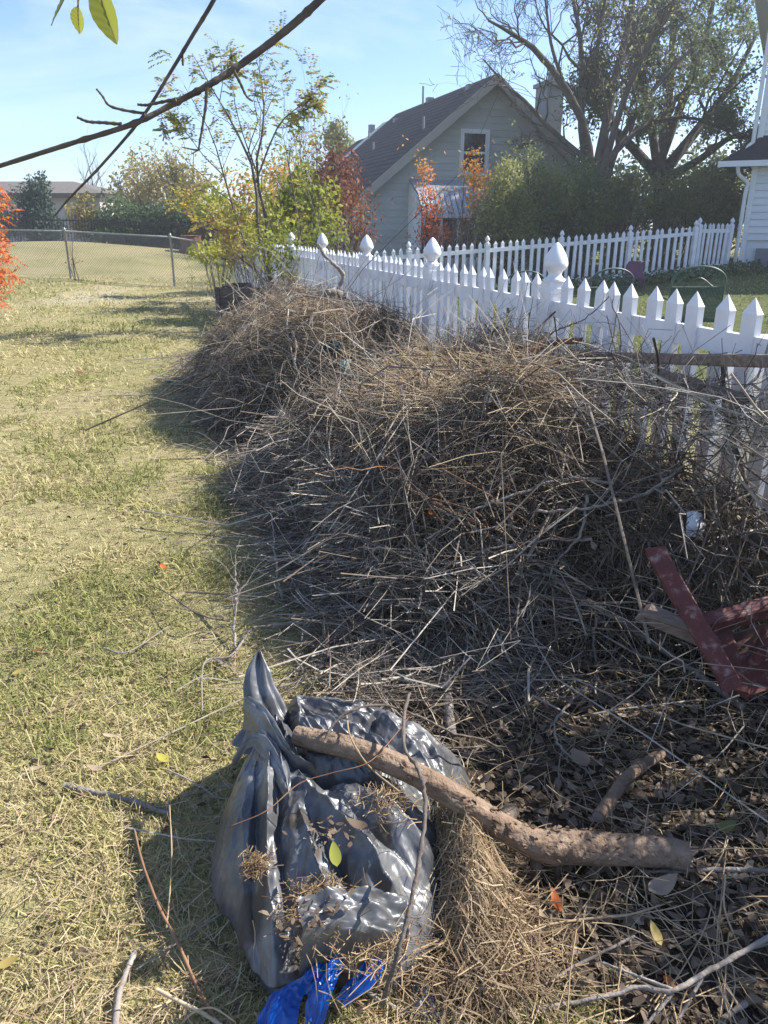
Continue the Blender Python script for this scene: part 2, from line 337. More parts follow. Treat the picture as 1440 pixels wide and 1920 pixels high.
# silver garbage-bag film
def bagmat():
    m = bpy.data.materials.new('silver_grey_film'); m.use_nodes = True; t = m.node_tree; N = t.nodes.new; L = t.links.new
    b = t.nodes['Principled BSDF']; b.inputs['Roughness'].default_value = .3; b.inputs['Metallic'].default_value = .3; b.inputs['Specular IOR Level'].default_value = .55
    tc = N('ShaderNodeTexCoord')
    nz = N('ShaderNodeTexNoise'); nz.inputs['Scale'].default_value = 7; nz.inputs['Detail'].default_value = 6; L(tc.outputs['Object'], nz.inputs['Vector'])
    cr = N('ShaderNodeValToRGB'); cr.color_ramp.elements[0].color = (.055,.057,.06,1); cr.color_ramp.elements[0].position = .35
    cr.color_ramp.elements[1].color = (.20,.202,.208,1); cr.color_ramp.elements[1].position = .7
    L(nz.outputs['Fac'], cr.inputs['Fac'])
    at = N('ShaderNodeAttribute'); at.attribute_name = 'tone'
    mx = N('ShaderNodeMix'); mx.data_type = 'RGBA'; mx.inputs['B'].default_value = (.07,.052,.036,1)
    L(at.outputs['Fac'], mx.inputs['Factor']); L(cr.outputs['Color'], mx.inputs['A']); L(mx.outputs['Result'], b.inputs['Base Color'])
    mr = N('ShaderNodeMapRange'); mr.inputs['To Min'].default_value = .40; mr.inputs['To Max'].default_value = .85; L(at.outputs['Fac'], mr.inputs['Value']); L(mr.outputs['Result'], b.inputs['Roughness'])
    # crinkled film: warped voronoi facets at three sizes
    wn = N('ShaderNodeTexNoise'); wn.inputs['Scale'].default_value = 9; wn.inputs['Detail'].default_value = 3; L(tc.outputs['Object'], wn.inputs['Vector'])
    va = N('ShaderNodeVectorMath'); va.operation = 'MULTIPLY_ADD'; va.inputs[1].default_value = (.09, .09, .09); L(wn.outputs['Color'], va.inputs[0]); fa = N('ShaderNodeAttribute'); fa.attribute_name = 'fold'; L(fa.outputs['Vector'], va.inputs[2])
    h = None
    for sc, w in ((9, 1.0), (21, .45), (48, .2)):
        mp = N('ShaderNodeMapping'); L(va.outputs[0], mp.inputs['Vector'])
        v = N('ShaderNodeTexVoronoi'); v.inputs['Scale'].default_value = sc; L(mp.outputs['Vector'], v.inputs['Vector'])
        mm = N('ShaderNodeMath'); mm.operation = 'MULTIPLY_ADD'; mm.inputs[1].default_value = w; mm.inputs[2].default_value = 0; L(v.outputs['Distance'], mm.inputs[0])
        if h is not None: L(h, mm.inputs[2])
        h = mm.outputs[0]
    bp = N('ShaderNodeBump'); bp.inputs['Strength'].default_value = .85; bp.inputs['Distance'].default_value = .010; L(h, bp.inputs['Height']); L(bp.outputs['Normal'], b.inputs['Normal'])
    return m
M['bag'] = bagmat()
def redpaint():
    m = bpy.data.materials.new('flaking_red_paint'); m.use_nodes = True; t = m.node_tree; N = t.nodes.new; L = t.links.new
    b = t.nodes['Principled BSDF']; b.inputs['Roughness'].default_value = .7
    tc = N('ShaderNodeTexCoord'); mp = N('ShaderNodeMapping'); mp.inputs['Scale'].default_value = (1, 1, 1); L(tc.outputs['Object'], mp.inputs['Vector'])
    nz = N('ShaderNodeTexNoise'); nz.inputs['Scale'].default_value = 22; nz.inputs['Detail'].default_value = 9; nz.inputs['Roughness'].default_value = .7; L(mp.outputs['Vector'], nz.inputs['Vector'])
    cr = N('ShaderNodeValToRGB'); e = cr.color_ramp.elements; e[0].position = .54; e[0].color = (.115,.026,.022,1); e[1].position = .66; e[1].color = (.24,.17,.16,1)
    x = e.new(.3); x.color = (.06,.016,.014,1)
    L(nz.outputs['Fac'], cr.inputs['Fac']); L(cr.outputs['Color'], b.inputs['Base Color'])
    bp = N('ShaderNodeBump'); bp.inputs['Strength'].default_value = .5; bp.inputs['Distance'].default_value = .004; L(nz.outputs['Fac'], bp.inputs['Height']); L(bp.outputs['Normal'], b.inputs['Normal'])
    return m
M['redpaint'] = redpaint()
def groundmat():
    m = bpy.data.materials.new('ground_soil_and_thatch'); m.use_nodes = True; t = m.node_tree; N = t.nodes.new; L = t.links.new
    b = t.nodes['Principled BSDF']; b.inputs['Roughness'].default_value = .95; b.inputs['Specular IOR Level'].default_value = .1
    tc = N('ShaderNodeTexCoord')
    def noise(sc, d=5):
        n = N('ShaderNodeTexNoise'); n.inputs['Scale'].default_value = sc; n.inputs['Detail'].default_value = d; L(tc.outputs['Object'], n.inputs['Vector']); return n
    def ramp(src, *st):
        c = N('ShaderNodeValToRGB'); e = c.color_ramp.elements
        while len(e) < len(st): e.new(.5)
        for i, (p, k) in enumerate(st): e[i].position = p; e[i].color = (*k, 1)
        L(src, c.inputs['Fac']); return c
    def mixc(f, a, bb):
        x = N('ShaderNodeMix'); x.data_type = 'RGBA'
        if isinstance(f, float): x.inputs['Factor'].default_value = f
        else: L(f, x.inputs['Factor'])
        L(a, x.inputs['A']); L(bb, x.inputs['B']); return x.outputs['Result']
    n1, n2, n3 = noise(.55, 6), noise(14, 6), noise(120, 3)
    lawn = ramp(n1.outputs['Fac'], (.32, (.19,.19,.07)), (.5, (.33,.29,.14)), (.66, (.40,.33,.19)))
    fine = ramp(n2.outputs['Fac'], (.3, (.07,.06,.03)), (.46, (.24,.215,.095)), (.72, (.42,.36,.20)))
    c = mixc(.55, lawn.outputs['Color'], fine.outputs['Color'])
    dirt = ramp(n2.outputs['Fac'], (.3, (.022,.017,.012)), (.52, (.06,.043,.03)), (.75, (.13,.095,.065)))
    sand = ramp(n2.outputs['Fac'], (.3, (.40,.34,.25)), (.6, (.60,.53,.42)))
    shade_lush = ramp(n2.outputs['Fac'], (.3, (.03,.055,.018)), (.7, (.10,.13,.045)))  # lush yard grass, with house and tree shade painted into its dark green
    at = N('ShaderNodeAttribute'); at.attribute_name = 'zone'; sp = N('ShaderNodeSeparateColor'); L(at.outputs['Color'], sp.inputs['Color'])
    c = mixc(sp.outputs['Red'], c, dirt.outputs['Color']); c = mixc(sp.outputs['Green'], c, sand.outputs['Color']); c = mixc(sp.outputs['Blue'], c, shade_lush.outputs['Color'])
    L(c, b.inputs['Base Color'])
    bp = N('ShaderNodeBump'); bp.inputs['Strength'].default_value = .9; bp.inputs['Distance'].default_value = .015; L(n3.outputs['Fac'], bp.inputs['Height']); L(bp.outputs['Normal'], b.inputs['Normal'])
    return m

# ------------------------------------------------------------------ ground
def litter(x, y):
    """1 where the ground is leaf litter and dirt instead of lawn"""
    s, t = st(x, y); n = fbm(x * 1.7, y * 1.7, 4, 21)
    edge = 1.48 + .2 * sst(1, 3, s) + .33 * sst(-1.4, -2.2, s) + (n - .5) * 1.0 - .4 * sst(-2.6, -3.6, s)
    return sst(edge + .18, edge - .18, t) * sst(-.5, -.1, t + .15) * sst(6.4, 5.6, s)
def sandm(x, y):
    n = fbm(x * .9, y * 2, 4, 5)
    return sst(.42, .55, n) * np.exp(-((y - 18.6 - .1 * x) / 1.3) ** 2) * sst(-8, -6, x) * sst(-2.4, -3.2, x) * 1.6
def shade_lushm(x, y):  # lush back yard, where shade is put into the ground colour
    s, t = st(x, y); return sst(-.1, -.4, t) * sst(5, 8, y) * sst(45, 30, y) * .8
def build_ground():
    def ax(f, lo, hi, far):
        a = np.arange(lo, hi, f); b = hi + np.cumsum(f * 1.12 ** np.arange(1, 200)); b = b[b < far]
        c = lo - np.cumsum(f * 1.12 ** np.arange(1, 200)); c = c[c > -far]
        return np.concatenate([c[::-1], a, b])
    X = ax(.05, -2.5, 2.5, 700); Y = ax(.05, .6, 6, 700)
    gx, gy = np.meshgrid(X, Y); 
    z = H(gx, gy) + (.02 * (fbm(gx * 5, gy * 5, 3, 2) - .5)) * (np.abs(gx) < 6) + .02 * (fbm(gx * 9, gy * 9, 3, 8) - .5) * litter(gx, gy)
    ny, nx = gx.shape; i = np.arange(nx * ny).reshape(ny, nx)
    q = np.stack([i[:-1, :-1], i[:-1, 1:], i[1:, 1:], i[1:, :-1]], -1).reshape(-1, 4)
    mb = MB().add(np.stack([gx, gy, z], -1), q)
    me = mb.mesh('ground', groundmat(), True)
    a = me.attributes.new('zone', 'FLOAT_COLOR', 'POINT')
    c = np.stack([litter(gx, gy), np.clip(sandm(gx, gy), 0, 1), shade_lushm(gx, gy), np.ones_like(gx)], -1)
    a.data.foreach_set('color', c.astype(np.float32).ravel())
    link('ground', me, kind='structure', label='lawn ground of dry and green grass with bare litter under the brush')
build_ground()
def GH(x, y): return H(x, y) + (.02 * (fbm(x * 5, y * 5, 3, 2) - .5)) * (np.abs(x) < 6) + .02 * (fbm(x * 9, y * 9, 3, 8) - .5) * litter(x, y)

# ------------------------------------------------------------------ houses
HU = A3(.952, .3059, 0); HV = A3(-.3059, .952, 0); ZZ = A3(0, 0, 1)
def gray_house():
    root = thing('gray_house', 'sage grey house with dark steep roof and clapboard gable behind the trees', 'house')
    ap = W(922, 143, 28.0); A = A3(ap[0], ap[1], 0)
    P = lambda u, v, z: A + HU * u + HV * v + ZZ * z
    lo = onplane(668, 366, ap, HV); ue = np.dot(lo - A, HU); ze = lo[2]; za = ap[2]; sl_ = (za - ze) / (-ue)
    base = -.3; hw = -ue - .35
    # inner box closes the wall behind the boards
    mb = MB(); zw = za - sl_ * hw - .12
    mb.poly([P(-hw, .03, base), P(hw, .03, base), P(hw, .03, zw), P(0, .03, za - .12), P(-hw, .03, zw)], 11.5, HV)
    mb.obj('wall', M['siding'], root)
    pitch = .205; z = base; me = None
    win = (onplane(869, 250, ap, HV), onplane(907, 322, ap, HV)); wu0 = np.dot(win[0] - A, HU); wu1 = np.dot(win[1] - A, HU); wz1 = win[0][2]; wz0 = win[1][2]
    while z < za - .35:
        z1 = z + pitch; u0 = min(hw, (za - .14 - z) / sl_); u1 = min(hw, (za - .14 - z1) / sl_)
        spans = [(-u0, -u1, u0, u1)]
        if z1 > wz0 and z < wz1: spans = [(-u0, -u1, wu0, wu0), (wu1, wu1, u0, u1)]
        for a0, a1, b0, b1 in spans:
            mb = MB(); tn = rng.random()
            v = [P(a0, -.03, z), P(b0, -.03, z), P(b1, -.002, z1 + .012), P(a1, -.002, z1 + .012), P(a0, .03, z), P(b0, .03, z), P(b1, .03, z1 + .012), P(a1, .03, z1 + .012)]
            mb.add(v, [[0,1,2,3],[7,6,5,4],[0,4,5,1],[1,5,6,2],[2,6,7,3],[3,7,4,0]], tone=tn); mb.obj('siding_board', M['siding'], root)
        z = z1
    # roof: two slabs with shingle courses
    rf = MB(); oh = .45; Lr = 9.6; th = .14
    for sg in (-1, 1):
        ev = ue * -sg if sg < 0 else -ue
        ev = sg * (-ue)
        n = nrm(A3(*(HU * sg * sl_ + ZZ)))
        k = 22
        for j in range(k):
            a0 = ev * j / k; a1 = ev * (j + 1) / k + sg * .03
            za0 = za - sl_ * abs(a0) + .012; za1 = za - sl_ * abs(a1)
            rf.add([P(a0, -oh, za0 + .01), P(a1, -oh, za1 + .028), P(a1, Lr, za1 + .028), P(a0, Lr, za0 + .01), P(a0, -oh, za0 - .06), P(a1, -oh, za1 - .06), P(a1, Lr, za1 - .06), P(a0, Lr, za0 - .06)],
                   [[0,1,2,3],[4,7,6,5],[0,4,5,1],[1,5,6,2],[2,6,7,3],[3,7,4,0]], tone=rng.random() * .2 + .3)
    # second, lower run of the ridge behind
    for sg in (-1, 1):
        a1 = sg * (-ue) ; dz = .55
        rf.add([P(sg * .2, Lr, za - dz), P(a1 * 1.05, Lr, za - dz - sl_ * abs(a1)), P(a1 * 1.05, Lr + 5.5, za - dz - sl_ * abs(a1)), P(sg * .2, Lr + 5.5, za - dz),
                P(sg * .2, Lr, za - dz - .1), P(a1 * 1.05, Lr, za - dz - sl_ * abs(a1) - .1), P(a1 * 1.05, Lr + 5.5, za - dz - sl_ * abs(a1) - .1), P(sg * .2, Lr + 5.5, za - dz - .1)],
               [[0,1,2,3],[4,7,6,5],[0,4,5,1],[1,5,6,2],[2,6,7,3],[3,7,4,0]])
    roof = rf.obj('roof', M['shingle'], root)
    for sg in (-1, 1):   # rake boards and soffits
        a = P(0, -oh - .03, za - .13); b = P(sg * -ue, -oh - .03, ze - .13)
        MB().beam(a, b, .05, .24).obj('rake_board', M['trim_sage'], root)
        MB().poly([P(0, -oh, za - .10), P(sg * -ue, -oh, ze - .10), P(sg * -ue, 0, ze - .10), P(0, 0, za - .10)], -.02, ZZ).obj('soffit', M['trim_sage'], root)
    for px, py, hgt in ((793, 197, .65), (794, 243, .4), (692, 262, .35), (700, 282, .3)):   # plumbing vents on the left slope
        nl = nrm(A3(*(-HU * sl_ + ZZ))); q = onplane(px, py, ap, nl)
        MB().lathe([(.04, -.15), (.04, hgt)], q, 8).obj('vent_pipe', M['vent'], roof)
    for px, py in ((882, 164), (806, 188), (744, 226), (697, 238)):
        nl = nrm(A3(*(-HU * sl_ + ZZ))); q = onplane(px, py, ap, nl)
        m = np.stack([HU, HV, ZZ], 1)
        MB().box((-.13, -.13, -.25), (.12, .13, .09), M=(m, q)).obj('roof_vent', M['vent'], roof)
    # window
    f = MB(); t = .13
    f.box((wu0 - t, -.09, wz0 - t), (wu0, .02, wz1 + t)); f.box((wu1, -.09, wz0 - t), (wu1 + t, .02, wz1 + t)); f.box((wu0, -.09, wz1), (wu1, .02, wz1 + t)); f.box((wu0, -.09, wz0 - t), (wu1, .02, wz0))
    f.box((wu0, -.05, (wz0 + wz1) / 2 - .03), (wu1, .0, (wz0 + wz1) / 2 + .03))
    m = np.stack([HU, HV, ZZ], 1)
    for i in range(len(f.v)): f.v[i] = f.v[i] @ m.T + A
    wn = f.obj('window', M['wtrim'], root)
    MB().box((wu0, -.02, wz0), (wu1, .01, wz1), M=(m, A)).obj('pane', M['glass'], wn)
    # chimney
    c0 = onplane(1022, 235, P(0, 3.2, 0), HV); c1 = onplane(1053, 235, P(0, 3.2, 0), HV); ct = onplane(1037, 152, P(0, 3.2, 0), HV)[2]
    ua, ub = np.dot(c0 - A, HU), np.dot(c1 - A, HU)
    ch = MB().box((ua, 3.2, 0), (ub, 4.1, ct - .12), M=(m, A)).box((ua - .08, 3.1, ct - .14), (ub + .08, 4.2, ct), M=(m, A)).obj('chimney', M['trim_sage'], root)
    MB().lathe([(.14, 0), (.14, .25), (.2, .28), (.2, .34), (0, .36)], P((ua + ub) / 2, 3.6, ct), 10).obj('chimney_cap', M['vent'], ch)
    # glazed lean-to with ribbed metal roof
    ub0 = np.dot(onplane(766, 400, ap, HV) - A, HU); ub1 = ub0 + 2.5; zk = onplane(755, 362, P(0, -.9, 0), HV)[2]; zt = zk + .42; zev = onplane(742, 405, P(0, -1.35, 0), HV)[2]
    lean = MB().poly([P(ub0, -.03, zt), P(ub1, -.03, zt), P(ub1, -.85, zk), P(ub0, -.85, zk)], .04, ZZ).obj('awning_top', M['metalroof'], root)
    for j in range(14):
        a = ub0 + (ub1 - ub0) * j / 14; b = ub0 + (ub1 - ub0) * (j + 1) / 14 - .03
        MB().poly([P(a, -.85, zk), P(b, -.85, zk), P(b, -1.35, zev), P(a, -1.35, zev)], .05, HV * -.6 + ZZ * .6).obj('awning_panel', M['metalroof'], root)
    MB().beam(P(ub0, -1.36, zev), P(ub1, -1.36, zev), .06, .1).obj('awning_gutter', M['wtrim'], root)
    for j in range(5):
        u = ub0 + .06 + (ub1 - ub0 - .12) * j / 4
        MB().beam(P(u, -1.25, base), P(u, -1.25, zev - .02), .09, .09, up=HU).obj('post', M['wtrim'], root)
        if j < 4:
            u2 = ub0 + .06 + (ub1 - ub0 - .12) * (j + 1) / 4
            MB().box((u + .05, -1.27, base + .8), (u2 - .05, -1.24, zev - .1), M=(m, A)).obj('pane', M['glass'], root)
            MB().box((u + .05, -1.29, base), (u2 - .05, -1.22, base + .8), M=(m, A)).obj('knee_panel', M['wtrim'], root)
    for sg, uu in ((-1, ub0), (1, ub1)):
        MB().poly([P(uu, -.03, base), P(uu, -1.25, base), P(uu, -1.3, zev - .03), P(uu, -.85, zk - .03), P(uu, -.03, zt - .03)], .03 * sg, HU).obj('side_wall', M['wtrim'] if sg < 0 else M['glass'], root)
gray_house()

def white_house():
    root = thing('white_house', 'white clapboard house corner with downspout and small shingled skirt roof', 'house')
    c = W(1388, 480, 20.6); cx, cy = c[0], c[1]; g = float(H(cx, cy))
    top = W(1424, 10, 20.6)[2] + .35
    rotz = -.46; ca, sa = math.cos(rotz), math.sin(rotz)
    Mx = np.array([[ca, -sa, 0], [sa, ca, 0], [0, 0, 1.]]); O = A3(cx, cy, 0)
    P = lambda x, y, z: Mx @ A3(x, y, z) + O
    MB().box((.02, .03, g - .3), (9, 9, top), M=(Mx, O)).obj('wall', M['wsiding'], root)
    zb = W(1388, 450, 20.6)[2]; z = zb
    while z < top:
        zt = z + .165
        v = [P(.1, -.042, z), P(5, -.042, z), P(5, -.002, zt + .01), P(.1, -.002, zt + .01), P(.1, .03, z), P(5, .03, z), P(5, .03, zt + .01), P(.1, .03, zt + .01)]
        MB().add(v, [[0,1,2,3],[7,6,5,4],[0,4,5,1],[1,5,6,2],[2,6,7,3],[3,7,4,0]], tone=rng.random()).obj('siding_board', M['wsiding'], root); z = zt
    MB().box((-.03, -.05, g - .2), (.1, .02, top), M=(Mx, O)).obj('corner_board', M['wtrim'], root)
    dsp = MB(); tubes(dsp, interp([P(-.28, -.16, top - .15), P(-.1, -.12, top - .45), P(-.1, -.1, top - .8), P(-.1, -.1, g + 3.2), P(-.12, -.1, g + 3.0), P(-.25, -.15, g + 2.85)], 18), np.full(18, .05), 8)
    dsp.obj('downspout', M['wtrim'], root, True)
    dsp = MB(); zs = W(1375, 300, 20.2)[2]; tubes(dsp, interp([P(-.35, -.3, zs - .08), P(-.3, -.25, zs - .3), P(-.08, -.12, zs - .5), P(-.1, -.1, zs - .8), P(-.1, -.1, g + .1)], 16), np.full(16, .05), 8)
    dsp.obj('downspout', M['wtrim'], root, True)
    # skirt roof on the left side wall, its end facing the yard
    zr = W(1440, 252, 20.4)[2]
    sk = MB().add([P(-.75, -.35, zs + .02), P(2.2, -.35, zs + .02), P(2.2, -.02, zr), P(.1, -.02, zr), P(-.75, 3, zs + .02), P(.0, 3, zr),
                   P(-.75, -.35, zs - .06), P(2.2, -.35, zs - .06), P(-.75, 3, zs - .06)], [[0, 1, 2, 3], [0, 3, 5, 4], [6, 7, 1, 0], [6, 0, 4, 8]])
    sk.obj('skirt_roof', M['shingle'], root)
    MB().box((-.8, -.42, zs - .13), (.35, -.34, zs), M=(Mx, O)).obj('gutter', M['wtrim'], root)
    MB().poly([P(.35, -.40, zs - .12), P(3, -.40, zs - .12), P(3, -.40, zr + .1), P(1.1, -.40, zr + .1)], .35, Mx @ A3(0, 1, 0)).obj('gable_panel', M['wsiding'], root)
    # main eave
    MB().box((-.6, -.25, top), (9, 9, top + .12), M=(Mx, O)).obj('eave', M['wtrim'], root)
    MB().poly([P(-.7, -.35, top + .12), P(9, -.35, top + .12), P(9, 4, top + 2.3), P(-.7, 4, top + 2.3)], .1, ZZ).obj('roof', M['shingle'], root)
    for j in range(2):
        for i in range(9):
            MB().box((.34 + i * .41, -.09, g - .25 + j * .42), (.34 + i * .41 + .4, .02, g - .25 + j * .42 + .41), M=(Mx, O), tone=rng.random()).obj('block', M['block'], root)
white_house()

def tan_house():
    root = thing('tan_house', 'low beige house with brown hipped roof beyond the chain link fence', 'house')
    a = W(-60, 362, 46); b = W(196, 362, 46); ze = b[2]; zr = W(160, 336, 49)[2]; g = 0.2
    x0, x1 = a[0] - 4, b[0]; y0 = 46; d = 11
    MB().box((x0 + .5, y0 + .5, g), (x1 - .5, y0 + d, ze)).obj('wall', M['stucco'], root)
    r = 3.4; rx = W(137, 337, y0 + d / 2)[0]
    MB().add([(x0, y0, ze), (x1, y0, ze), (x1, y0 + d + .5, ze), (x0, y0 + d + .5, ze), (x0 + r, y0 + d / 2, zr), (rx, y0 + d / 2, zr)],
             [[0, 1, 5, 4], [2, 3, 4, 5], [3, 2, 1, 0]], [[1, 2, 5], [3, 0, 4]]).obj('roof', M['shingle_b'], root)
    MB().box((x0, y0 - .03, ze - .25), (x1, y0 + .02, ze - .005)).obj('fascia', M['dwood'], root)
    w = MB().box((x1 - 7, y0 + .45, 1.2), (x1 - 5.6, y0 + .52, 2.6)).obj('window', M['wtrim'], root)
    MB().box((x1 - 6.9, y0 + .43, 1.3), (x1 - 5.7, y0 + .449, 2.5)).obj('pane', M['glass'], w)
tan_house()

# ------------------------------------------------------------------ fences
def picket_mesh(h, w=.076, d=.030, tip=.062):
    mb = MB(); a, b = w / 2, d / 2
    mb.add([(-a,-b,0),(a,-b,0),(a,b,0),(-a,b,0),(-a,-b,h-tip),(a,-b,h-tip),(a,b,h-tip),(-a,b,h-tip),(-a*1.04,-b*1.08,h-tip),(a*1.04,-b*1.08,h-tip),(a*1.04,b*1.08,h-tip),(-a*1.04,b*1.08,h-tip),(0,0,h)],
           [[3,2,1,0],[0,1,5,4],[1,2,6,5],[2,3,7,6],[3,0,4,7],[4,5,9,8],[5,6,10,9],[6,7,11,10],[7,4,8,11]], [[8,9,12],[9,10,12],[10,11,12],[11,8,12]])
    return mb.mesh('picket', M['vinyl'])
def picket_fence(label, P0, D, n0, n1, group, npick=11, sec=1.83, hp=1.2, pw=.1, zf=None, name='picket_fence', fin=1.0):
    root = thing(name, label, 'fence', group=group)
    pk = picket_mesh(hp - .05)
    hb = hp - .04
    post = MB().box((-pw/2, -pw/2, -.1), (pw/2, pw/2, hb)).box((-pw*.56, -pw*.56, hb - .06), (pw*.56, pw*.56, hb - .035)).mesh('post', M['vinyl'])
    f = fin
    cap = MB().lathe([(.062*f,0),(.064*f,.012*f),(.047*f,.02*f),(.036*f,.035*f),(.040*f,.05*f),(.060*f,.072*f),(.068*f,.087*f),(.067*f,.100*f),(.060*f,.125*f),(.050*f,.147*f),(.036*f,.170*f),(.021*f,.190*f),(.008*f,.203*f),(.0,.207*f)], (0,0,hb), 20).mesh('finial', M['vinyl'], True)
    ang = math.atan2(D[1], D[0])
    for n in range(n0, n1 + 1):
        p = P0 + D * sec * n; z = zf(*p)
        po = link('post', post, root, (*p, z)); po.rotation_euler = (rng.normal() * .006, rng.normal() * .006, ang)
        fo = link('finial', cap, po); fo.rotation_euler = (rng.normal() * .01, rng.normal() * .01, rng.random() * 3)
        if n == n1: break
        q = P0 + D * sec * (n + 1); z2 = zf(*q)
        for zz, hh in ((hp - .215, .085), (.16, .085)):
            a = A3(*(p + D * pw / 2), z + zz + .03); b = A3(*(q - D * pw / 2), z2 + zz + .03)
            MB().beam(a, b, .03, hh).obj('rail', M['vinyl'], root)
        for k in range(npick):
            u = (k + 1) / (npick + 1) ; r = p + D * sec * u
            o = link('picket', pk, root, (*r, z * (1 - u) + z2 * u + .05)); o.rotation_euler = (rng.normal() * .008, rng.normal() * .010, ang + rng.normal() * .02)
    return root
zr = lambda x, y: float(H(x, y))
picket_fence('white vinyl picket fence beside the brush heaps, running away from the viewer', F0, FD, -2, 7, 'white picket fences', zf=lambda x, y: 0.0, hp=1.245)
# last section of the near fence (k = 7)
Q0 = W(768, 452, 17.4); Q4 = W(1307, 412, 19.8)
D2 = nrm((Q4 - Q0)[:2]); len2 = np.linalg.norm((Q4 - Q0)[:2])
def zf2(x, y):
    u = np.dot(A3(x, y) - Q0[:2], D2) / len2
    return float(Q0[2] + (Q4[2] - Q0[2]) * u - 1.33)
picket_fence('white picket fence across the back yard, climbing towards the white house', Q0[:2], D2, -2, 4, 'white picket fences', npick=9, sec=len2 / 4, zf=zf2, fin=.8, pw=.1)
# short run that closes on to the white house
E0 = Q0[:2] + D2 * len2
picket_fence('short six picket section ending against the white house wall', E0 + D2 * .12, nrm(W(1382, 405, 20.5)[:2] - E0), 0, 1, 'white picket fences', npick=6, sec=1.12, zf=lambda x, y: zf2(*E0) + .06, fin=.8)

def chain_link():
    root = thing('chain_link_fence', 'galvanised chain link fence across the far end of the lawn', 'fence')
    a = A3(-8.4, 21.5); b = A3(-5.4, 20.6); d = b - a; n0, n1 = -5, 2
    for n in range(n0, n1 + 1):
        p = a + d * n; z = zr(*p)
        if n < n1 or True:
            pm = MB().lathe([(.03, -.1), (.03, 1.21), (.036, 1.215), (.036, 1.25), (.02, 1.285), (0, 1.3)], (0, 0, 0), 10)
            pm.obj('post', M['galv'], root, True, loc=(*p, z))
        if n < n1:
            q = p + d; z2 = zr(*q)
            if n == n1 - 1: q = p + d * .72
            mb = MB(); tubes(mb, interp([A3(*p, z + 1.2), A3(*q, z2 + 1.2)], 3), np.full(3, .021), 8); mb.obj('top_rail', M['galv'], root, True)
            Ln = np.linalg.norm(q - p); m = int(Ln / .075); hh = 1.16
            C = []
            for sg in (1, -1):
                u0 = np.arange(-16, m + 1) if sg > 0 else np.arange(0, m + 17)
                for k in u0:
                    s0 = k * .075; s1 = s0 + sg * hh; t0, t1 = 0, 1
                    lo_, hi_ = (0, Ln)
                    ss = sorted([(0 - s0) / (s1 - s0), (Ln - s0) / (s1 - s0)]); t0 = max(0, ss[0]); t1 = min(1, ss[1])
                    if t1 - t0 < .01: continue
                    e = []
                    for t in (t0, t1):
                        sx = s0 + (s1 - s0) * t; e.append(A3(*(p + (q - p) * sx / Ln), (z + (z2 - z) * sx / Ln) + .04 + hh * t) + A3(0, .004 * sg, 0))
                    C.append([e[0], e[1]])
            mb = MB(); C = np.array(C); tubes(mb, C, np.full(C.shape[:2], .0032), 3, cap=False)
            mb.obj('wire_mesh', M['galv'], root, kind='stuff')
chain_link()

def iron_fence():
    root = thing('iron_fence', 'thin black iron rail fence behind the grassy mound', 'fence')
    a = A3(-21, 36.5, .75); b = A3(-7.5, 35.5, .35)
    mb = MB()
    for h in (.15, 1.15): MB().beam(a + ZZ * h, b + ZZ * h, .04, .05).obj('rail', M['iron'], root)
    for u in np.linspace(0, 1, 100): p = a + (b - a) * u; mb.beam(p, p + ZZ * 1.25, .02, .02, up=(0, 1, 0))
    mb.obj('baluster', M['iron'], root, kind='stuff')
iron_fence()
def wood_fence():
    root = thing('wood_fence', 'brown wooden board fence half hidden behind the tall sapling', 'fence')
    a = W(362, 455, 33); b = W(520, 455, 32); n = 26
    za = W(380, 406, 33)[2]
    for i in range(n):
        p = a + (b - a) * (i / n); q = a + (b - a) * ((i + .92) / n); m_ = (p + q) / 2
        hh = za + rng.normal() * .015
        MB().beam(A3(p[0], p[1], (hh) / 2 - .1), A3(q[0], q[1], hh / 2 - .1), .025, hh + .2, tone=rng.random()).obj('board', M['rwood'], root)
    MB().beam(A3(*(a[:2] + [0, -.04]), za - .4), A3(*(b[:2] + [0, -.04]), za - .4), .04, .09).obj('rail', M['rwood'], root)
wood_fence()

# raised bed of dark boards at the fence
def planter():
    c = U(412, 596); x0, y0 = c[0], c[1]; x1 = x0 + 1.15
    root = thing('planter_box', 'dark wooden raised planter box against the fence end', 'planter', (0, 0, 0))
    h = .5; y1 = y0 + 1.3
    for j in range(3):
        z0 = j * h / 3; z1 = z0 + h / 3 - .008; tn = rng.random()
        MB().box((x0, y0, z0), (x1, y0 + .04, z1), tone=tn).obj('plank', M['dwood'], root)
        MB().box((x0, y1, z0), (x1, y1 + .04, z1), tone=tn).obj('plank', M['dwood'], root)
        MB().box((x0, y0 + .041, z0), (x0 + .04, y1 - .001, z1), tone=1 - tn).obj('plank', M['dwood'], root)
        MB().box((x1 - .04, y0 + .041, z0), (x1, y1 - .001, z1), tone=1 - tn).obj('plank', M['dwood'], root)
    for cx_, cy_ in ((x0 - .01, y0 - .01), (x1 + .01, y0 - .01)):
        MB().beam((cx_, cy_, 0), (cx_, cy_, h + .01), .07, .05, up=(0, 1, 0)).obj('corner_post', M['dwood'], root)
    MB().box((x0 + .04, y0 + .04, 0), (x1 - .04, y1, h - .07)).obj('soil', M['core'], root)
planter()

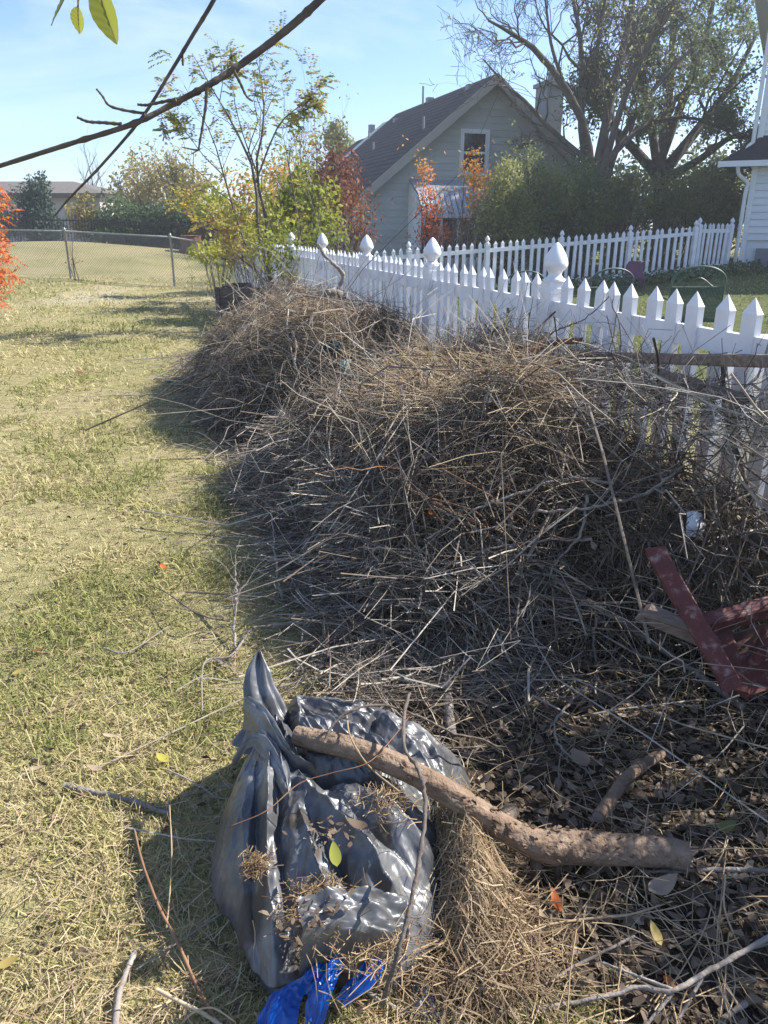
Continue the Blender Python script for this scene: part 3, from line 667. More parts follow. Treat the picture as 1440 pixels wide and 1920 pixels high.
# ------------------------------------------------------------------ trees and shrubs
def limbs_mesh(levels, mat_, name, root, k0=7):
    mb = MB()
    for j, (P, r) in enumerate(levels): tubes(mb, P, r, max(3, k0 - 2 * j), tone=rng.random(len(P)), cap=False)
    return mb.obj(name, mat_, root, True)
def tipleaves(levels, n, size, tonef, spread=.1, asp=.5, which=(-1,), zs=1., umin=.2, fold=.2):
    Pl = []
    for w in which: Pl.append(levels[w][0])
    out = []
    tot = sum(len(p) for p in Pl)
    for P in Pl:
        k = int(n * len(P) / tot); i = rng.integers(0, len(P), k); u = umin + (1 - umin) * rng.random(k); m = P.shape[1]
        f = u * (m - 1); a = np.minimum(f.astype(int), m - 2); g = (f - a)[:, None]
        out.append(P[i, a] * (1 - g) + P[i, a + 1] * g + rng.normal(size=(k, 3)) * spread)
    p = np.concatenate(out); mb = MB()
    sz = size * (.6 + .8 * rng.random(len(p)))
    leaves(mb, p, sz, np.clip(tonef(p), 0, 1), asp, zs, fold)
    return mb
def pad(pts, n=9): return interp(pts, n)
def main_limbs(defs, n=9):
    P = np.array([pad(d[0], n) for d in defs]); r = np.array([np.linspace(d[1], d[2], n) for d in defs]); return P, r

def big_tree():
    Y = 24.5
    root = thing('bare_tree', 'big nearly bare many stemmed tree rising beside the grey house', 'tree')
    w = lambda *p: [W(x, y, Y + dy) for x, y, dy in p]
    defs = [(w((1118, 445, 0), (1112, 380, 0), (1108, 330, 0)), .25, .21),
            (w((1108, 335, 0), (1098, 245, -.2), (1060, 165, -.5), (1005, 95, -.8), (955, 60, -1), (915, 38, -1)), .145, .03),
            (w((1104, 340, 0), (1090, 240, .3), (1091, 120, .4), (1083, 40, .5), (1060, -60, .6)), .13, .04),
            (w((1115, 340, 0), (1135, 240, .2), (1152, 150, .4), (1175, 60, .5), (1200, -80, .6)), .17, .07),
            (w((1125, 345, 0), (1150, 250, -.4), (1180, 160, -.8), (1230, 60, -1), (1300, -60, -1.5)), .12, .045),
            (w((1130, 360, .2), (1165, 260, .8), (1240, 150, 1.4), (1330, 60, 2)), .12, .04),
            (w((1100, 300, 0), (1030, 240, -.6), (985, 190, -1), (950, 160, -1.2), (905, 110, -1.2)), .085, .018),
            (w((1080, 290, 0), (1035, 262, .5), (990, 270, .8), (965, 283, 1)), .09, .02),
            (w((1140, 300, 0), (1210, 235, .6), (1290, 220, 1.0), (1360, 245, 1.2)), .09, .025),
            (w((1091, 150, .4), (1120, 90, .3), (1130, 20, .2), (1150, -50, 0)), .08, .03),
            (w((1060, 165, -.5), (1035, 90, -.4), (1025, 20, -.3), (1015, -60, -.2)), .06, .02)]
    P, r = main_limbs(defs); trunk = (P[:1], r[:1])
    L0 = (P[1:], r[1:]); L1 = sprout(*L0, 9, .34, .75, .25, 6, .15, .42, .3); L2 = sprout(*L1, 6, .5, .7, .2, 5, .15, .5, .25); L3 = sprout(*L2, 5, .55, .6, .1, 4, .15, .6, .2)
    L3 = (L3[0], np.maximum(L3[1], .006)); 
    limbs_mesh([trunk, L0], M['tree_bark'], 'trunk', root, 10)
    limbs_mesh([L1, L2], M['tree_bark'], 'branches', root, 5)
    mb = MB(); tubes(mb, *L3, 3, cap=False); mb.obj('twigs', M['tree_bark'], root, kind='stuff')
    m = L3[0][:, -1]; sel = (m[:, 0] > W(1060, 100, Y)[0]) | (rng.random(len(m)) < .06)
    mb = tipleaves([(L3[0][sel], L3[1][sel])], 1700, .10, lambda p: .45 + .4 * rng.random(len(p)), .12)
    mb.obj('foliage', M['olive_leaf'], root, kind='stuff')
big_tree()
def oak_tree():
    Y = 27.5
    root = thing('evergreen_oak', 'leafy dark green oak filling the sky beside the white house', 'tree')
    w = lambda *p: [W(x, y, Y + dy) for x, y, dy in p]
    defs = [(w((1240, 450, 0), (1238, 350, 0), (1232, 300, 0)), .27, .22),
            (w((1232, 310, 0), (1215, 200, -.3), (1190, 90, -.6), (1180, -60, -1)), .16, .06),
            (w((1235, 310, 0), (1280, 190, .4), (1320, 80, .8), (1350, -60, 1)), .16, .06),
            (w((1238, 330, 0), (1310, 240, 1), (1370, 160, 1.6), (1420, 60, 2)), .2, .06),
            (w((1233, 330, 0), (1180, 270, -1), (1130, 220, -1.6), (1090, 150, -2)), .18, .05),
            (w((1240, 340, 0), (1310, 300, -.8), (1375, 255, -1.5), (1420, 260, -2)), .16, .04),
            (w((1235, 320, 0), (1250, 220, 1.5), (1260, 100, 2), (1260, -40, 2.4)), .2, .06)]
    P, r = main_limbs(defs); L0 = (P[1:], r[1:])
    L1 = sprout(*L0, 10, .36, .9, .15, 6, .15, .42, .25); L2 = sprout(*L1, 6, .5, .8, .1, 5, .15, .5, .2); L3 = sprout(*L2, 3, .55, .8, .05, 4, .15, .6, .2)
    limbs_mesh([(P[:1], r[:1]), L0], M['tree_bark'], 'trunk', root, 10)
    limbs_mesh([L1, L2], M['tree_bark'], 'branches', root, 5)
    tf = lambda p: .25 + .5 * fbm(p[:, 0] * .8, p[:, 2] * .8, 3, 4) + .25 * rng.random(len(p))
    mb = tipleaves([L2, L3], 34000, .115, tf, .15, .55, (0, 1)); mb.obj('foliage', M['oak_leaf'], root, kind='stuff')
oak_tree()

def bush(name, label, cat, blobs, n, size, lm, stems=12, tonef=None, spread=.5, group=None, stem_r=.03, asp=.5, bare=0, bark='tree_bark', root_at=None, shell=.45):
    """shrub or small tree: blobs = [(cx,cy,cz,rx,ry,rz)]"""
    root = thing(name, label, cat, group=group)
    bl = np.array(blobs, float); vol = bl[:, 3] * bl[:, 4] * bl[:, 5]; vol = vol ** .8; vol /= vol.sum()
    def pts(k, sh):
        i = rng.choice(len(bl), k, p=vol); d = rdir(k); rr = (rng.random(k) ** sh)[:, None]
        q = bl[i, :3] + d * rr * bl[i, 3:6]
        q += (np.stack([fbm(q[:, 1] * 1.6, q[:, 2] * 1.6, 2, 5), fbm(q[:, 0] * 1.6, q[:, 2] * 1.6, 2, 6), fbm(q[:, 0] * 1.6, q[:, 1] * 1.6, 2, 7)], 1) - .5) * spread * bl[i, 3:6] * 1.6
        return q
    b0 = bl[:, :2].mean(0); gz = zr(*b0)
    tips = pts(stems, .3); base = np.stack([tips[:, 0] * .35 + b0[0] * .65, tips[:, 1] * .35 + b0[1] * .65, np.zeros(stems)], 1) if root_at is None else np.tile(A3(*root_at), (stems, 1)) + rng.normal(size=(stems, 3)) * [.05, .05, 0]
    base[:, 2] = [zr(x, y) - .05 for x, y in base[:, :2]]
    P = np.array([interp([a, a * .5 + b * .5 + rng.normal(size=3) * .06 * np.linalg.norm(b - a), b], 8) for a, b in zip(base, tips)])
    r = np.linspace(1, .25, 8)[None] * (stem_r * (.6 + .6 * rng.random(stems)))[:, None]
    L1 = sprout(P, r, 8, .35, .6, .25, 5, .2, .45, .2); L2 = sprout(*L1, 5, .5, .6, .2, 4, .1, .5, .2)
    limbs_mesh([(P, r), L1, L2], M[bark], 'stem', root, 6)
    if n:
        q = pts(n, shell); k = int(n * (1 - bare)); q = q[:k]
        m = rng.random(len(q)) < .3
        tp = L2[0][rng.integers(0, len(L2[0]), m.sum()), rng.integers(1, 4, m.sum())] + rng.normal(size=(m.sum(), 3)) * size * .8
        q[m] = tp
        # gaps
        g = fbm(q[:, 0] / size * .12 + q[:, 1], q[:, 2] / size * .12, 2, 33); q = q[g > .36]
        q = q[q[:, 2] > gz + .02]
        tn = tonef(q) if tonef else .2 + .6 * rng.random(len(q))
        mb = MB(); leaves(mb, q, size * (.6 + .8 * rng.random(len(q))), np.clip(tn, 0, 1), asp)
        mb.obj('foliage', M[lm], root, kind='stuff')
    return root
def B(px, py, Y, rx, rz, ry=None):
    """blob centred at pixel with radii given in photo pixels"""
    c = W(px, py, Y); k = Y * 1.03 / FPX
    return (c[0], c[1], c[2], rx * k, (ry or rx) * k, rz * k)
noise_t = lambda a, b, sc=1.5, sd=1: (lambda p: a + b * fbm(p[:, 0] * sc, p[:, 2] * sc + p[:, 1], 3, sd) + .25 * (rng.random(len(p)) - .5))
# far left group
bush('conifer', 'blue green dense young conifer in front of the beige house', 'tree', [B(75, 400, 38, 30, 62), B(78, 360, 38, 20, 35), B(85, 430, 38, 34, 30)], 6500, .16, 'blue_leaf', 6, noise_t(.1, .8), .25)
bush('shrub', 'small brown shrub left of the conifer by the iron fence', 'shrub', [B(10, 425, 38, 34, 22)], 1500, .14, 'olive_leaf', 8, noise_t(-.05, .5), group='shrubs beyond the far fence')
bush('sapling', 'thin yellow green young tree between conifer and dark hedge', 'tree', [B(150, 395, 37, 28, 32), B(165, 415, 37, 34, 26)], 1700, .17, 'gold_leaf', 8, noise_t(-.15, .8), .5)
bush('background_tree', 'pale gold thinning tree behind the dark hedge', 'tree', [B(285, 340, 46, 52, 60), B(340, 350, 45, 50, 52), B(250, 360, 46, 35, 40), B(380, 370, 44, 36, 40)], 11000, .2, 'gold_leaf', 18, noise_t(.0, 1.0), .6, bare=.15, stem_r=.09)
for i, (px, py, rx, rz, lab) in enumerate([(225, 415, 45, 40, 'dark green bush, first of the hedge right of the thin yellow tree'), (290, 418, 40, 42, 'dark green bush in the middle of the hedge under the pale gold tree'),
                                         (350, 415, 44, 46, 'dark green bush at the wooden fence end of the hedge')]):
    bush('hedge_bush', lab, 'hedge', [B(px, py, 37, rx, rz), B(px + 20, py + 15, 37, rx * .8, rz * .7), B(px - 18, py + 20, 36.6, rx * .8, rz * .6)], 7500, .16, 'dark_leaf', 10, noise_t(-.05, .9, 1.2, i), .35, group='dark hedge beyond the far fence')
bush('bare_tree', 'small leafless tree seen above the beige house roof', 'tree', [B(160, 320, 58, 34, 45)], 0, .1, 'gold_leaf', 9, stem_r=.07, spread=.4)
# middle
bush('background_tree', 'rounded olive tree beside the dark roof of the grey house', 'tree', [B(636, 265, 44, 28, 36), B(636, 310, 44, 26, 40)], 7500, .2, 'olive_leaf', 6, noise_t(.15, .8), .3, stem_r=.1)
bush('bare_shrub', 'tall leafless bush behind the red leaved shrub', 'shrub', [B(570, 270, 30, 40, 60), B(600, 310, 30, 40, 60)], 500, .1, 'mixed_leaf', 22, None, .5, stem_r=.03)
bush('shrub', 'red brown leaved shrub in front of the grey house corner', 'shrub', [B(625, 370, 19, 48, 60), B(665, 400, 19, 34, 50), B(590, 350, 19.5, 40, 50), B(560, 400, 19.5, 60, 60), B(640, 330, 19, 35, 40), B(690, 435, 19, 26, 26)], 6500, .085, 'red_leaf', 26, noise_t(-.1, .95), .5, stem_r=.022)
bush('shrub', 'bright yellow green shrub growing through the picket fence', 'shrub', [B(590, 400, 13.5, 48, 44), B(540, 395, 13.5, 45, 50), B(620, 425, 13.2, 26, 28), B(560, 345, 14, 35, 30), B(520, 440, 13, 40, 35)], 3300, .095, 'yg_leaf', 20, noise_t(-.1, 1.1), .8, stem_r=.014, bare=.2)
bush('shrub', 'low yellow leaved shrub behind the planter box', 'shrub', [B(415, 395, 18, 40, 22), B(385, 385, 18.2, 24, 18), B(400, 470, 16.5, 45, 14)], 1100, .12, 'yg_leaf', 12, noise_t(.2, .8), .6, stem_r=.014)
bush('shrub', 'thin russet and olive shrub between the tall sapling and the yellow green shrub', 'shrub', [B(470, 380, 15, 50, 60), B(430, 420, 15.5, 40, 40), B(520, 340, 15.5, 50, 50), B(480, 450, 14.5, 45, 40)], 3600, .085, 'mixed_leaf', 22, noise_t(.05, 1.1), .7, stem_r=.012)
bush('shrub', 'leafy yellow green shoots hanging over the pickets behind the farther heap', 'shrub', [B(500, 470, 11.5, 45, 42), B(560, 455, 11.2, 45, 45), B(475, 430, 12, 35, 40), B(620, 440, 11.5, 30, 22), B(550, 510, 11, 35, 30)], 1900, .07, 'yg_leaf', 18, noise_t(-.1, 1.1), .9, stem_r=.009, bare=.2)
# tall pinnate sapling at the end of the fence
def tall_sapling():
    Y = 12.0
    root = thing('tall_sapling', 'tall slender sapling with feathery yellow green leaves above the fence end', 'tree')
    w = lambda *p: [W(x, y, Y + dy) for x, y, dy in p]
    defs = [(w((520, 560, 0), (485, 440, 0), (478, 330, 0), (440, 240, 0), (400, 170, 0), (360, 100, .1)), .03, .004),
            (w((505, 550, 0), (500, 420, .1), (480, 320, .1), (495, 230, .1), (490, 150, .1), (480, 112, .1)), .028, .004),
            (w((500, 555, 0), (450, 430, .2), (420, 330, .2), (395, 250, .3), (345, 160, .3)), .022, .003),
            (w((478, 345, 0), (520, 240, -.1), (560, 200, -.1), (600, 165, -.1)), .015, .002),
            (w((520, 240, -.1), (545, 235, 0), (590, 190, 0)), .007, .002),
            (w((530, 560, 0), (560, 450, .2), (545, 330, .2), (530, 250, .2)), .02, .003),
            (w((420, 330, .2), (380, 290, .2), (350, 250, .1), (325, 238, .1)), .009, .002),
            (w((480, 320, 0), (455, 250, .2), (440, 190, .3), (432, 120, .3)), .012, .002),
            (w((540, 570, .0), (470, 500, -.5), (400, 440, -.9), (360, 400, -1)), .012, .003)]
    P, r = main_limbs(defs, 10); L1 = sprout(P, r, 8, .26, .7, .2, 5, .3, .5, .15)
    limbs_mesh([(P, r), L1], M['tree_bark'], 'trunk', root, 7)
    # pinnate fronds: leaflets in pairs along short stalks
    Q, qr = sprout(*L1, 5, .55, .8, -.12, 6, .3, .5, .06, lmin=.16); Q2, q2 = sprout(P, r, 9, .1, .9, -.1, 6, .35, .3, .05, lmin=.16)
    Q = np.concatenate([Q, Q2]); qr = np.concatenate([qr, q2]); keep = rng.random(len(Q)) < 1.1; Q = Q[keep]; qr = qr[keep]
    mb = MB(); tubes(mb, Q, np.minimum(qr, .003), 3, cap=False)
    mb.obj('leaf_stalks', M['tree_bark'], root, kind='stuff')
    pp, dd, tn = [], [], []
    base_t = rng.random(len(Q)) ** 1.0
    for j in range(9):
        u = .15 + .85 * j / 8; f = u * 5; i = min(int(f), 4); g = f - i; c = Q[:, i] * (1 - g) + Q[:, i + 1] * g; T = nrm(Q[:, i + 1] - Q[:, i]); Sd = nrm(np.cross(T, A3(0, 0, 1)))
        for sg in (-1, 1):
            pp.append(c); dd.append(nrm(T * .5 + Sd * sg + A3(0, 0, -.45) + rng.normal(size=c.shape) * .15)); tn.append(base_t * .75 + .2 * rng.random(len(Q)))
    pp = np.concatenate(pp); dd = np.concatenate(dd); tn = np.concatenate(tn)
    hgt = (pp[:, 2] - 1.0) / 4; tn = np.clip(tn * .8 + .15 * (1 - hgt), 0, 1)
    mb = MB(); leaves(mb, pp, .055 * (.8 + .4 * rng.random(len(pp))), tn, .36, 1, .2, dd)
    mb.obj('foliage', M['mixed_leaf'], root, kind='stuff')
tall_sapling()
# right side
bush('young_tree', 'slim young tree with orange top and red lower leaves by the lean-to', 'tree', [B(797, 345, 21, 18, 34), B(795, 315, 21, 13, 20), B(802, 395, 21, 26, 38), B(808, 440, 21, 34, 20)], 1250, .09, 'orange_leaf', 10,
     lambda p: np.clip((p[:, 2] - 1.2) / 2.6, 0, 1) * .75 + .3 * rng.random(len(p)), .4, stem_r=.02, root_at=(W(797, 450, 21)[0], W(797, 450, 21)[1], 0))
bush('young_tree', 'orange and yellow leaved slender tree in front of the gable window', 'tree', [B(885, 300, 21.5, 20, 34), B(893, 345, 21.5, 26, 30), B(890, 385, 21.5, 14, 30)], 900, .1, 'orange_leaf', 8,
     lambda p: .45 + .55 * rng.random(len(p)), .5, stem_r=.02)
bush('bare_shrub', 'grey leafless thicket between the red tree and the green hedge', 'shrub', [B(862, 428, 20.5, 26, 26), B(830, 440, 20.5, 26, 18)], 120, .08, 'red_leaf', 26, None, .5, stem_r=.014, bark='grey_bark')
hb = [((945, 390, 48, 70), 'tall green yellow shrub, the first right of the bare thicket', 'olive_leaf', .2, .8), ((1010, 370, 60, 85), 'broad olive green shrub below the limbs of the bare tree', 'olive_leaf', .05, .75),
      ((1085, 385, 60, 75), 'dark green shrub in front of the trunk of the bare tree', 'dark_leaf', .3, .8), ((1170, 385, 60, 70), 'brownish olive shrub between the bare tree and the oak', 'olive_leaf', -.1, .7),
      ((1260, 390, 65, 70), 'brown grey shrub under the leafy oak', 'olive_leaf', -.12, .65), ((1345, 385, 55, 70), 'dark shrub with a yellow tuft beside the white house corner', 'olive_leaf', -.1, .75)]
for i, ((px, py, rx, rz), lab, lm, a, b_) in enumerate(hb):
    Yb = 20.6 + .5 * i
    bush('hedge_shrub', lab, 'shrub', [B(px, py, Yb, rx, rz), B(px - 20, py + 30, Yb, rx * .9, rz * .7), B(px + 22, py + 20, Yb, rx * .8, rz * .8), B(px, py - 40, Yb, rx * .6, rz * .6)], 9500, .085, lm, 26, noise_t(a, b_, 1.4, i + 3), .45, group='shrubs behind the back yard fence', stem_r=.028)
for i, (px, py, Yb) in enumerate([(1030, 330, 30), (1180, 340, 31), (1330, 330, 31)]):
    bush('background_tree', ['dark tree filling the gap behind the chimney side hedge', 'dim brown green tree behind the oak trunk', 'dim brown green tree close behind the white house corner'][i], 'tree',
         [B(px, py + 20, Yb, 75, 60), B(px + 40, py + 50, Yb, 70, 60), B(px - 40, py + 60, Yb, 60, 50)], 7500, .18, 'olive_leaf', 16, noise_t(-.15, .7, 1, i), .5, stem_r=.07)
# ivy and weeds at the foot of the back fence
def ivy():
    n = 5200; u = rng.random(n) * 9.5 - .2; p = Q0[:2] + D2 * u[:, None] + nrm(A3(-D2[1], D2[0]))[None] * (-(rng.random(n) ** 1.5) * .9)[:, None]
    z = np.array([zf2(*Q0[:2]) + 0 for _ in range(1)])[0]
    zz = H(p[:, 0], p[:, 1]) + rng.random(n) ** 2 * .28
    mb = MB(); leaves(mb, np.column_stack([p, zz]), .08, rng.random(n), .8)
    mb.obj('ivy', M['dark_leaf'], kind='stuff', label='dark ivy ground cover along the foot of the back yard fence')
ivy()
# red sumac at the left
def sumac(label, px, py, Y, n, rx, rz, root_px):
    c = W(px, py, Y); g = W(root_px, 560, Y)
    root = thing('sumac', label, 'shrub', group='red leaved sumacs')
    base = A3(g[0], g[1], 0); k = 9
    tips = np.stack([c + rdir(1)[0] * A3(rx, rx, rz) * Y / FPX for _ in range(k)])
    P = np.array([interp([base, (base + t) / 2 + A3(0, 0, .15), t], 7) for t in tips]); r = np.linspace(.014, .004, 7)[None] * np.ones((k, 1))
    L1 = sprout(P, r, 5, .3, .8, .0, 5, .35, .5, .1)
    limbs_mesh([(P, r), L1], M['red_twig'], 'stem', root, 6)
    Q, qr = sprout(*L1, 5, .6, .9, -.3, 6, .2, .5, .05, lmin=.14)
    pp, dd = [], []
    for j in range(8):
        u = .1 + .9 * j / 7; f = u * 5; i = min(int(f), 4); gg = f - i; cc = Q[:, i] * (1 - gg) + Q[:, i + 1] * gg; T = nrm(Q[:, i + 1] - Q[:, i]); Sd = nrm(np.cross(T, A3(0, 0, 1)))
        for sg in (-1, 1): pp.append(cc); dd.append(nrm(T * .5 + Sd * sg + A3(0, 0, -.6)))
    pp = np.concatenate(pp); dd = np.concatenate(dd); mb = MB()
    leaves(mb, pp, .055, .05 + .5 * rng.random(len(pp)), .28, 1, .2, dd); mb.obj('foliage', M['orange_leaf'], root, kind='stuff')
sumac('fiery red sumac clump low at the left end of the chain link fence', -38, 482, 9.0, 60, 22, 26, -80)
sumac('taller rust red sumac sprays above the low red clump', -52, 335, 10.5, 40, 18, 46, -100)
bush('sapling', 'thin bare sapling growing against the chain link fence', 'tree', [B(142, 480, 21.0, 14, 30)], 60, .06, 'red_leaf', 4, None, .6, stem_r=.014, root_at=(W(150, 530, 21.0)[0], 21.0, 0))

# ------------------------------------------------------------------ yard objects
def garden_chair(name='garden_chair'):
    root = thing(name, '', 'chair', group='green metal garden chairs')
    w, h = .30, 1.0
    arch = [(-w, 0, .40), (-w, -.04, .84)] + [(-w * math.cos(a), -.05 - .02 * math.sin(a), .86 + .16 * math.sin(a)) for a in np.linspace(0, math.pi, 11)[1:-1]] + [(w, -.04, .84), (w, 0, .40)]
    mb = MB(); tubes(mb, interp(arch, 40), np.full(40, .013), 8); mb.obj('back_frame', M['greenmetal'], root, True)
    mb = MB()
    tubes(mb, interp([(-w, -.045, .80), (w, -.045, .80)], 3), np.full(3, .009), 6)
    tubes(mb, interp([(-.16, -.05, .81), (0, -.055, .90), (.16, -.05, .81)], 12), np.full(12, .006), 5)
    for a in np.linspace(.35, math.pi - .35, 7):
        c = A3(-.23 * math.cos(a), -.055, .835 + .115 * math.sin(a))
        for b in range(5):
            d = A3(math.cos(b * 1.256), 0, math.sin(b * 1.256)); s_ = A3(-d[2], 0, d[0])
            mb.add([c, c + d * .02 + s_ * .01, c + d * .036, c + d * .02 - s_ * .01], [[0, 1, 2, 3]])
    mb.obj('leaf_scrollwork', M['greenmetal'], root)
    mb = MB(); C = []
    for i in range(37): x = -w + .015 + i * (2 * w - .03) / 36; C.append([(x, -.02, .42), (x, -.045, .80)])
    for i in range(26): z = .42 + i * .015; C.append([(-w, -.03, z), (w, -.03, z)])
    C = np.array(C, float); tubes(mb, C, np.full(C.shape[:2], .0052), 4); mb.obj('mesh_back', M['greenmetal'], root, kind='stuff')
    mb = MB(); C = []
    for i in range(30): y = -.02 + i * .5 / 29; C.append([(-w, y, .42), (w, y, .42)])
    for i in range(30): x = -w + i * 2 * w / 29; C.append([(x, -.02, .425), (x, .48, .425)])
    C = np.array(C, float); tubes(mb, C, np.full(C.shape[:2], .004), 4); mb.obj('mesh_seat', M['greenmetal'], root, kind='stuff')
    for x in (-w, w):
        for y in (0, .46):
            mb = MB(); tubes(mb, interp([(x, y, .42), (x * 1.05, y + .02, 0)], 3), np.full(3, .013), 6); mb.obj('leg', M['greenmetal'], root)
        mb = MB(); tubes(mb, interp([(x, -.03, .66), (x * 1.1, .2, .68), (x * 1.1, .44, .64), (x, .46, .42)], 14), np.full(14, .012), 6); mb.obj('armrest', M['greenmetal'], root, True)
    return root
c1 = garden_chair()
def placechair(o, px, py, d, lab, rz):
    p = W(px, py, d); o.location = (p[0], p[1], p[2] - 1.02); o.rotation_euler = (0, 0, rz); o['label'] = lab
    for c in o.children:
        if c.name.startswith('leg'): pass
placechair(c1, 1311, 499, 8.9, 'green metal garden chair nearest the white house, back to the fence', .05)
c2 = dup(c1, (0, 0, 0)); placechair(c2, 1146, 503, 9.9, 'green metal garden chair, the middle one, with arched scroll back', .3)
c3 = dup(c1, (0, 0, 0)); placechair(c3, 984, 508, 12.0, 'green metal garden chair, only its arched top showing over the pickets', .2)
def pot():
    p = W(1198, 510, 17.6); z = zr(p[0], p[1])
    root = thing('plastic_chair', 'small purple plastic child chair at the foot of the back fence', 'chair', (p[0], p[1], z))
    MB().box((-.17, .0, .25), (.17, .30, .29)).obj('seat', M['purple'], root)
    MB().poly([(-.19, .29, .27), (.19, .29, .27), (.19, .33, .5), (.13, .34, .6), (-.13, .34, .6), (-.19, .33, .5)], .035, (0, 1, 0)).obj('backrest', M['purple'], root)
    for x in (-.15, .12):
        for y in (.01, .27): MB().box((x, y, 0), (x + .035, y + .035, .25)).obj('leg', M['purple'], root)
pot()
def bucket():
    p = W(1438, 640, 4.2)
    root = thing('plastic_tub', 'white domed plastic tub just behind the nearest pickets', 'tub', (p[0], p[1], 0))
    MB().lathe([(.0, .0), (.20, .0), (.25, .75), (.27, .77), (.27, .80), (.24, .86), (.16, .92), (.05, .945), (0, .95)], (0, 0, 0), 24).obj('tub', M['whitep'], root, True)
bucket()
def chest():
    p = W(362, 500, 30); z = zr(p[0], p[1])
    root = thing('tree_stump', 'squat reddish brown stump on the lawn beyond the chain link fence', 'stump', (p[0], p[1], z))
    MB().lathe([(.0, -.1), (.52, -.1), (.42, .25), (.38, .55), (.40, .62), (.0, .64)], (0, 0, 0), 14).obj('stump', M['redwood'], root, False)
chest()

# ------------------------------------------------------------------ the brush heaps
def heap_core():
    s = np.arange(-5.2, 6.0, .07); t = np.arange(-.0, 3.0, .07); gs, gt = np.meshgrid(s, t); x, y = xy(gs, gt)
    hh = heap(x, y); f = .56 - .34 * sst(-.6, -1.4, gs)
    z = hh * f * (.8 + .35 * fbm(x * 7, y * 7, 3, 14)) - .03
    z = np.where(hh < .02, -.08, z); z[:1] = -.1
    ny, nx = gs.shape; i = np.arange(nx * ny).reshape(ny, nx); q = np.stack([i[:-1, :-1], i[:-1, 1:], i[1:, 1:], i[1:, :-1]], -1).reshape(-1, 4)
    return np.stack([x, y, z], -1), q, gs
def twig_curves(n, sr, tr, Lr, seed=0, r0=(.002, .006), depth=.5, up=.12, curve=.3, npt=5, dens=None):
    """random twigs lying in and on the heaps; returns curves and radii"""
    r = np.random.default_rng(seed); out = []
    k = n * 4
    s = r.uniform(*sr, k); t = r.uniform(*tr, k); x, y = xy(s, t); h = heap(x, y)
    ok = (h > .06) & (r.random(k) < (.35 + .65 * np.clip(h / .6, 0, 1))); x, y, h, s, t = x[ok][:n], y[ok][:n], h[ok][:n], s[ok][:n], t[ok][:n]; n = len(x)
    e = .12; gx = (heap(x + e, y) - heap(x - e, y)) / (2 * e); gy = (heap(x, y + e) - heap(x, y - e)) / (2 * e)
    Nn = nrm(np.stack([-gx, -gy, np.ones(n)], 1)); z = h - (r.random(n) ** 1.6) * depth * h
    D = nrm(np.cross(Nn, rdir(n, 1, r))); D = nrm(D + Nn * (r.normal(size=(n, 1)) * up) + A3(0, 0, -.04))
    ln = r.uniform(*Lr, n) * (.5 + r.random(n) ** 2)
    w = np.linspace(-.5, .5, npt)[None, :, None]; bend = nrm(rdir(n, 1, r) + Nn * .15)[:, None] * (ln * curve * r.random(n))[:, None, None]
    Pm = np.stack([x, y, z], 1)[:, None] + D[:, None] * ln[:, None, None] * w + bend * (w ** 2 * 4 - .4) + nrm(rdir(n, .6, r))[:, None] * (ln * curve * .9 * r.random(n) ** 1.5)[:, None, None] * (w ** 3 * 8 - w)
    # follow the slope so that long twigs do not float
    hx = heap(Pm[..., 0], Pm[..., 1]); gap = Pm[..., 2] - hx; lim = .06 + .24 * r.random((n, 1)) ** 2.5; Pm[..., 2] -= np.clip(gap - lim, 0, None) * .9
    Pm[..., 2] = np.maximum(Pm[..., 2], .015)
    Pm += r.normal(size=Pm.shape) * (.02 * ln)[:, None, None]
    Pm[..., 2] = np.maximum(Pm[..., 2], .01)
    # stay on this side of the fence boards
    ss, tt = st(Pm[..., 0], Pm[..., 1]); push = np.clip(.05 - tt, 0, None); Pm[..., 0] += push * FN[0]; Pm[..., 1] += push * FN[1]
    ra = r.uniform(*r0, n)[:, None] * np.linspace(1, .45, npt)[None]
    return Pm, ra, r
def patch(P, r):
    '''weathered grey and brown patches through the heap'''
    c = P[:, P.shape[1] // 2]; return np.clip(.5 * r.beta(1.3, 1.3, len(P)) + 1.25 * (fbm(c[:, 0] * 3.1 + c[:, 2] * 2, c[:, 1] * 3.1, 3, 88) - .5) + .27, 0, 1)
tonetw = lambda r, n: np.clip(r.beta(1.7, 1.5, n), 0, 1)
core_v, core_q, core_s = heap_core()
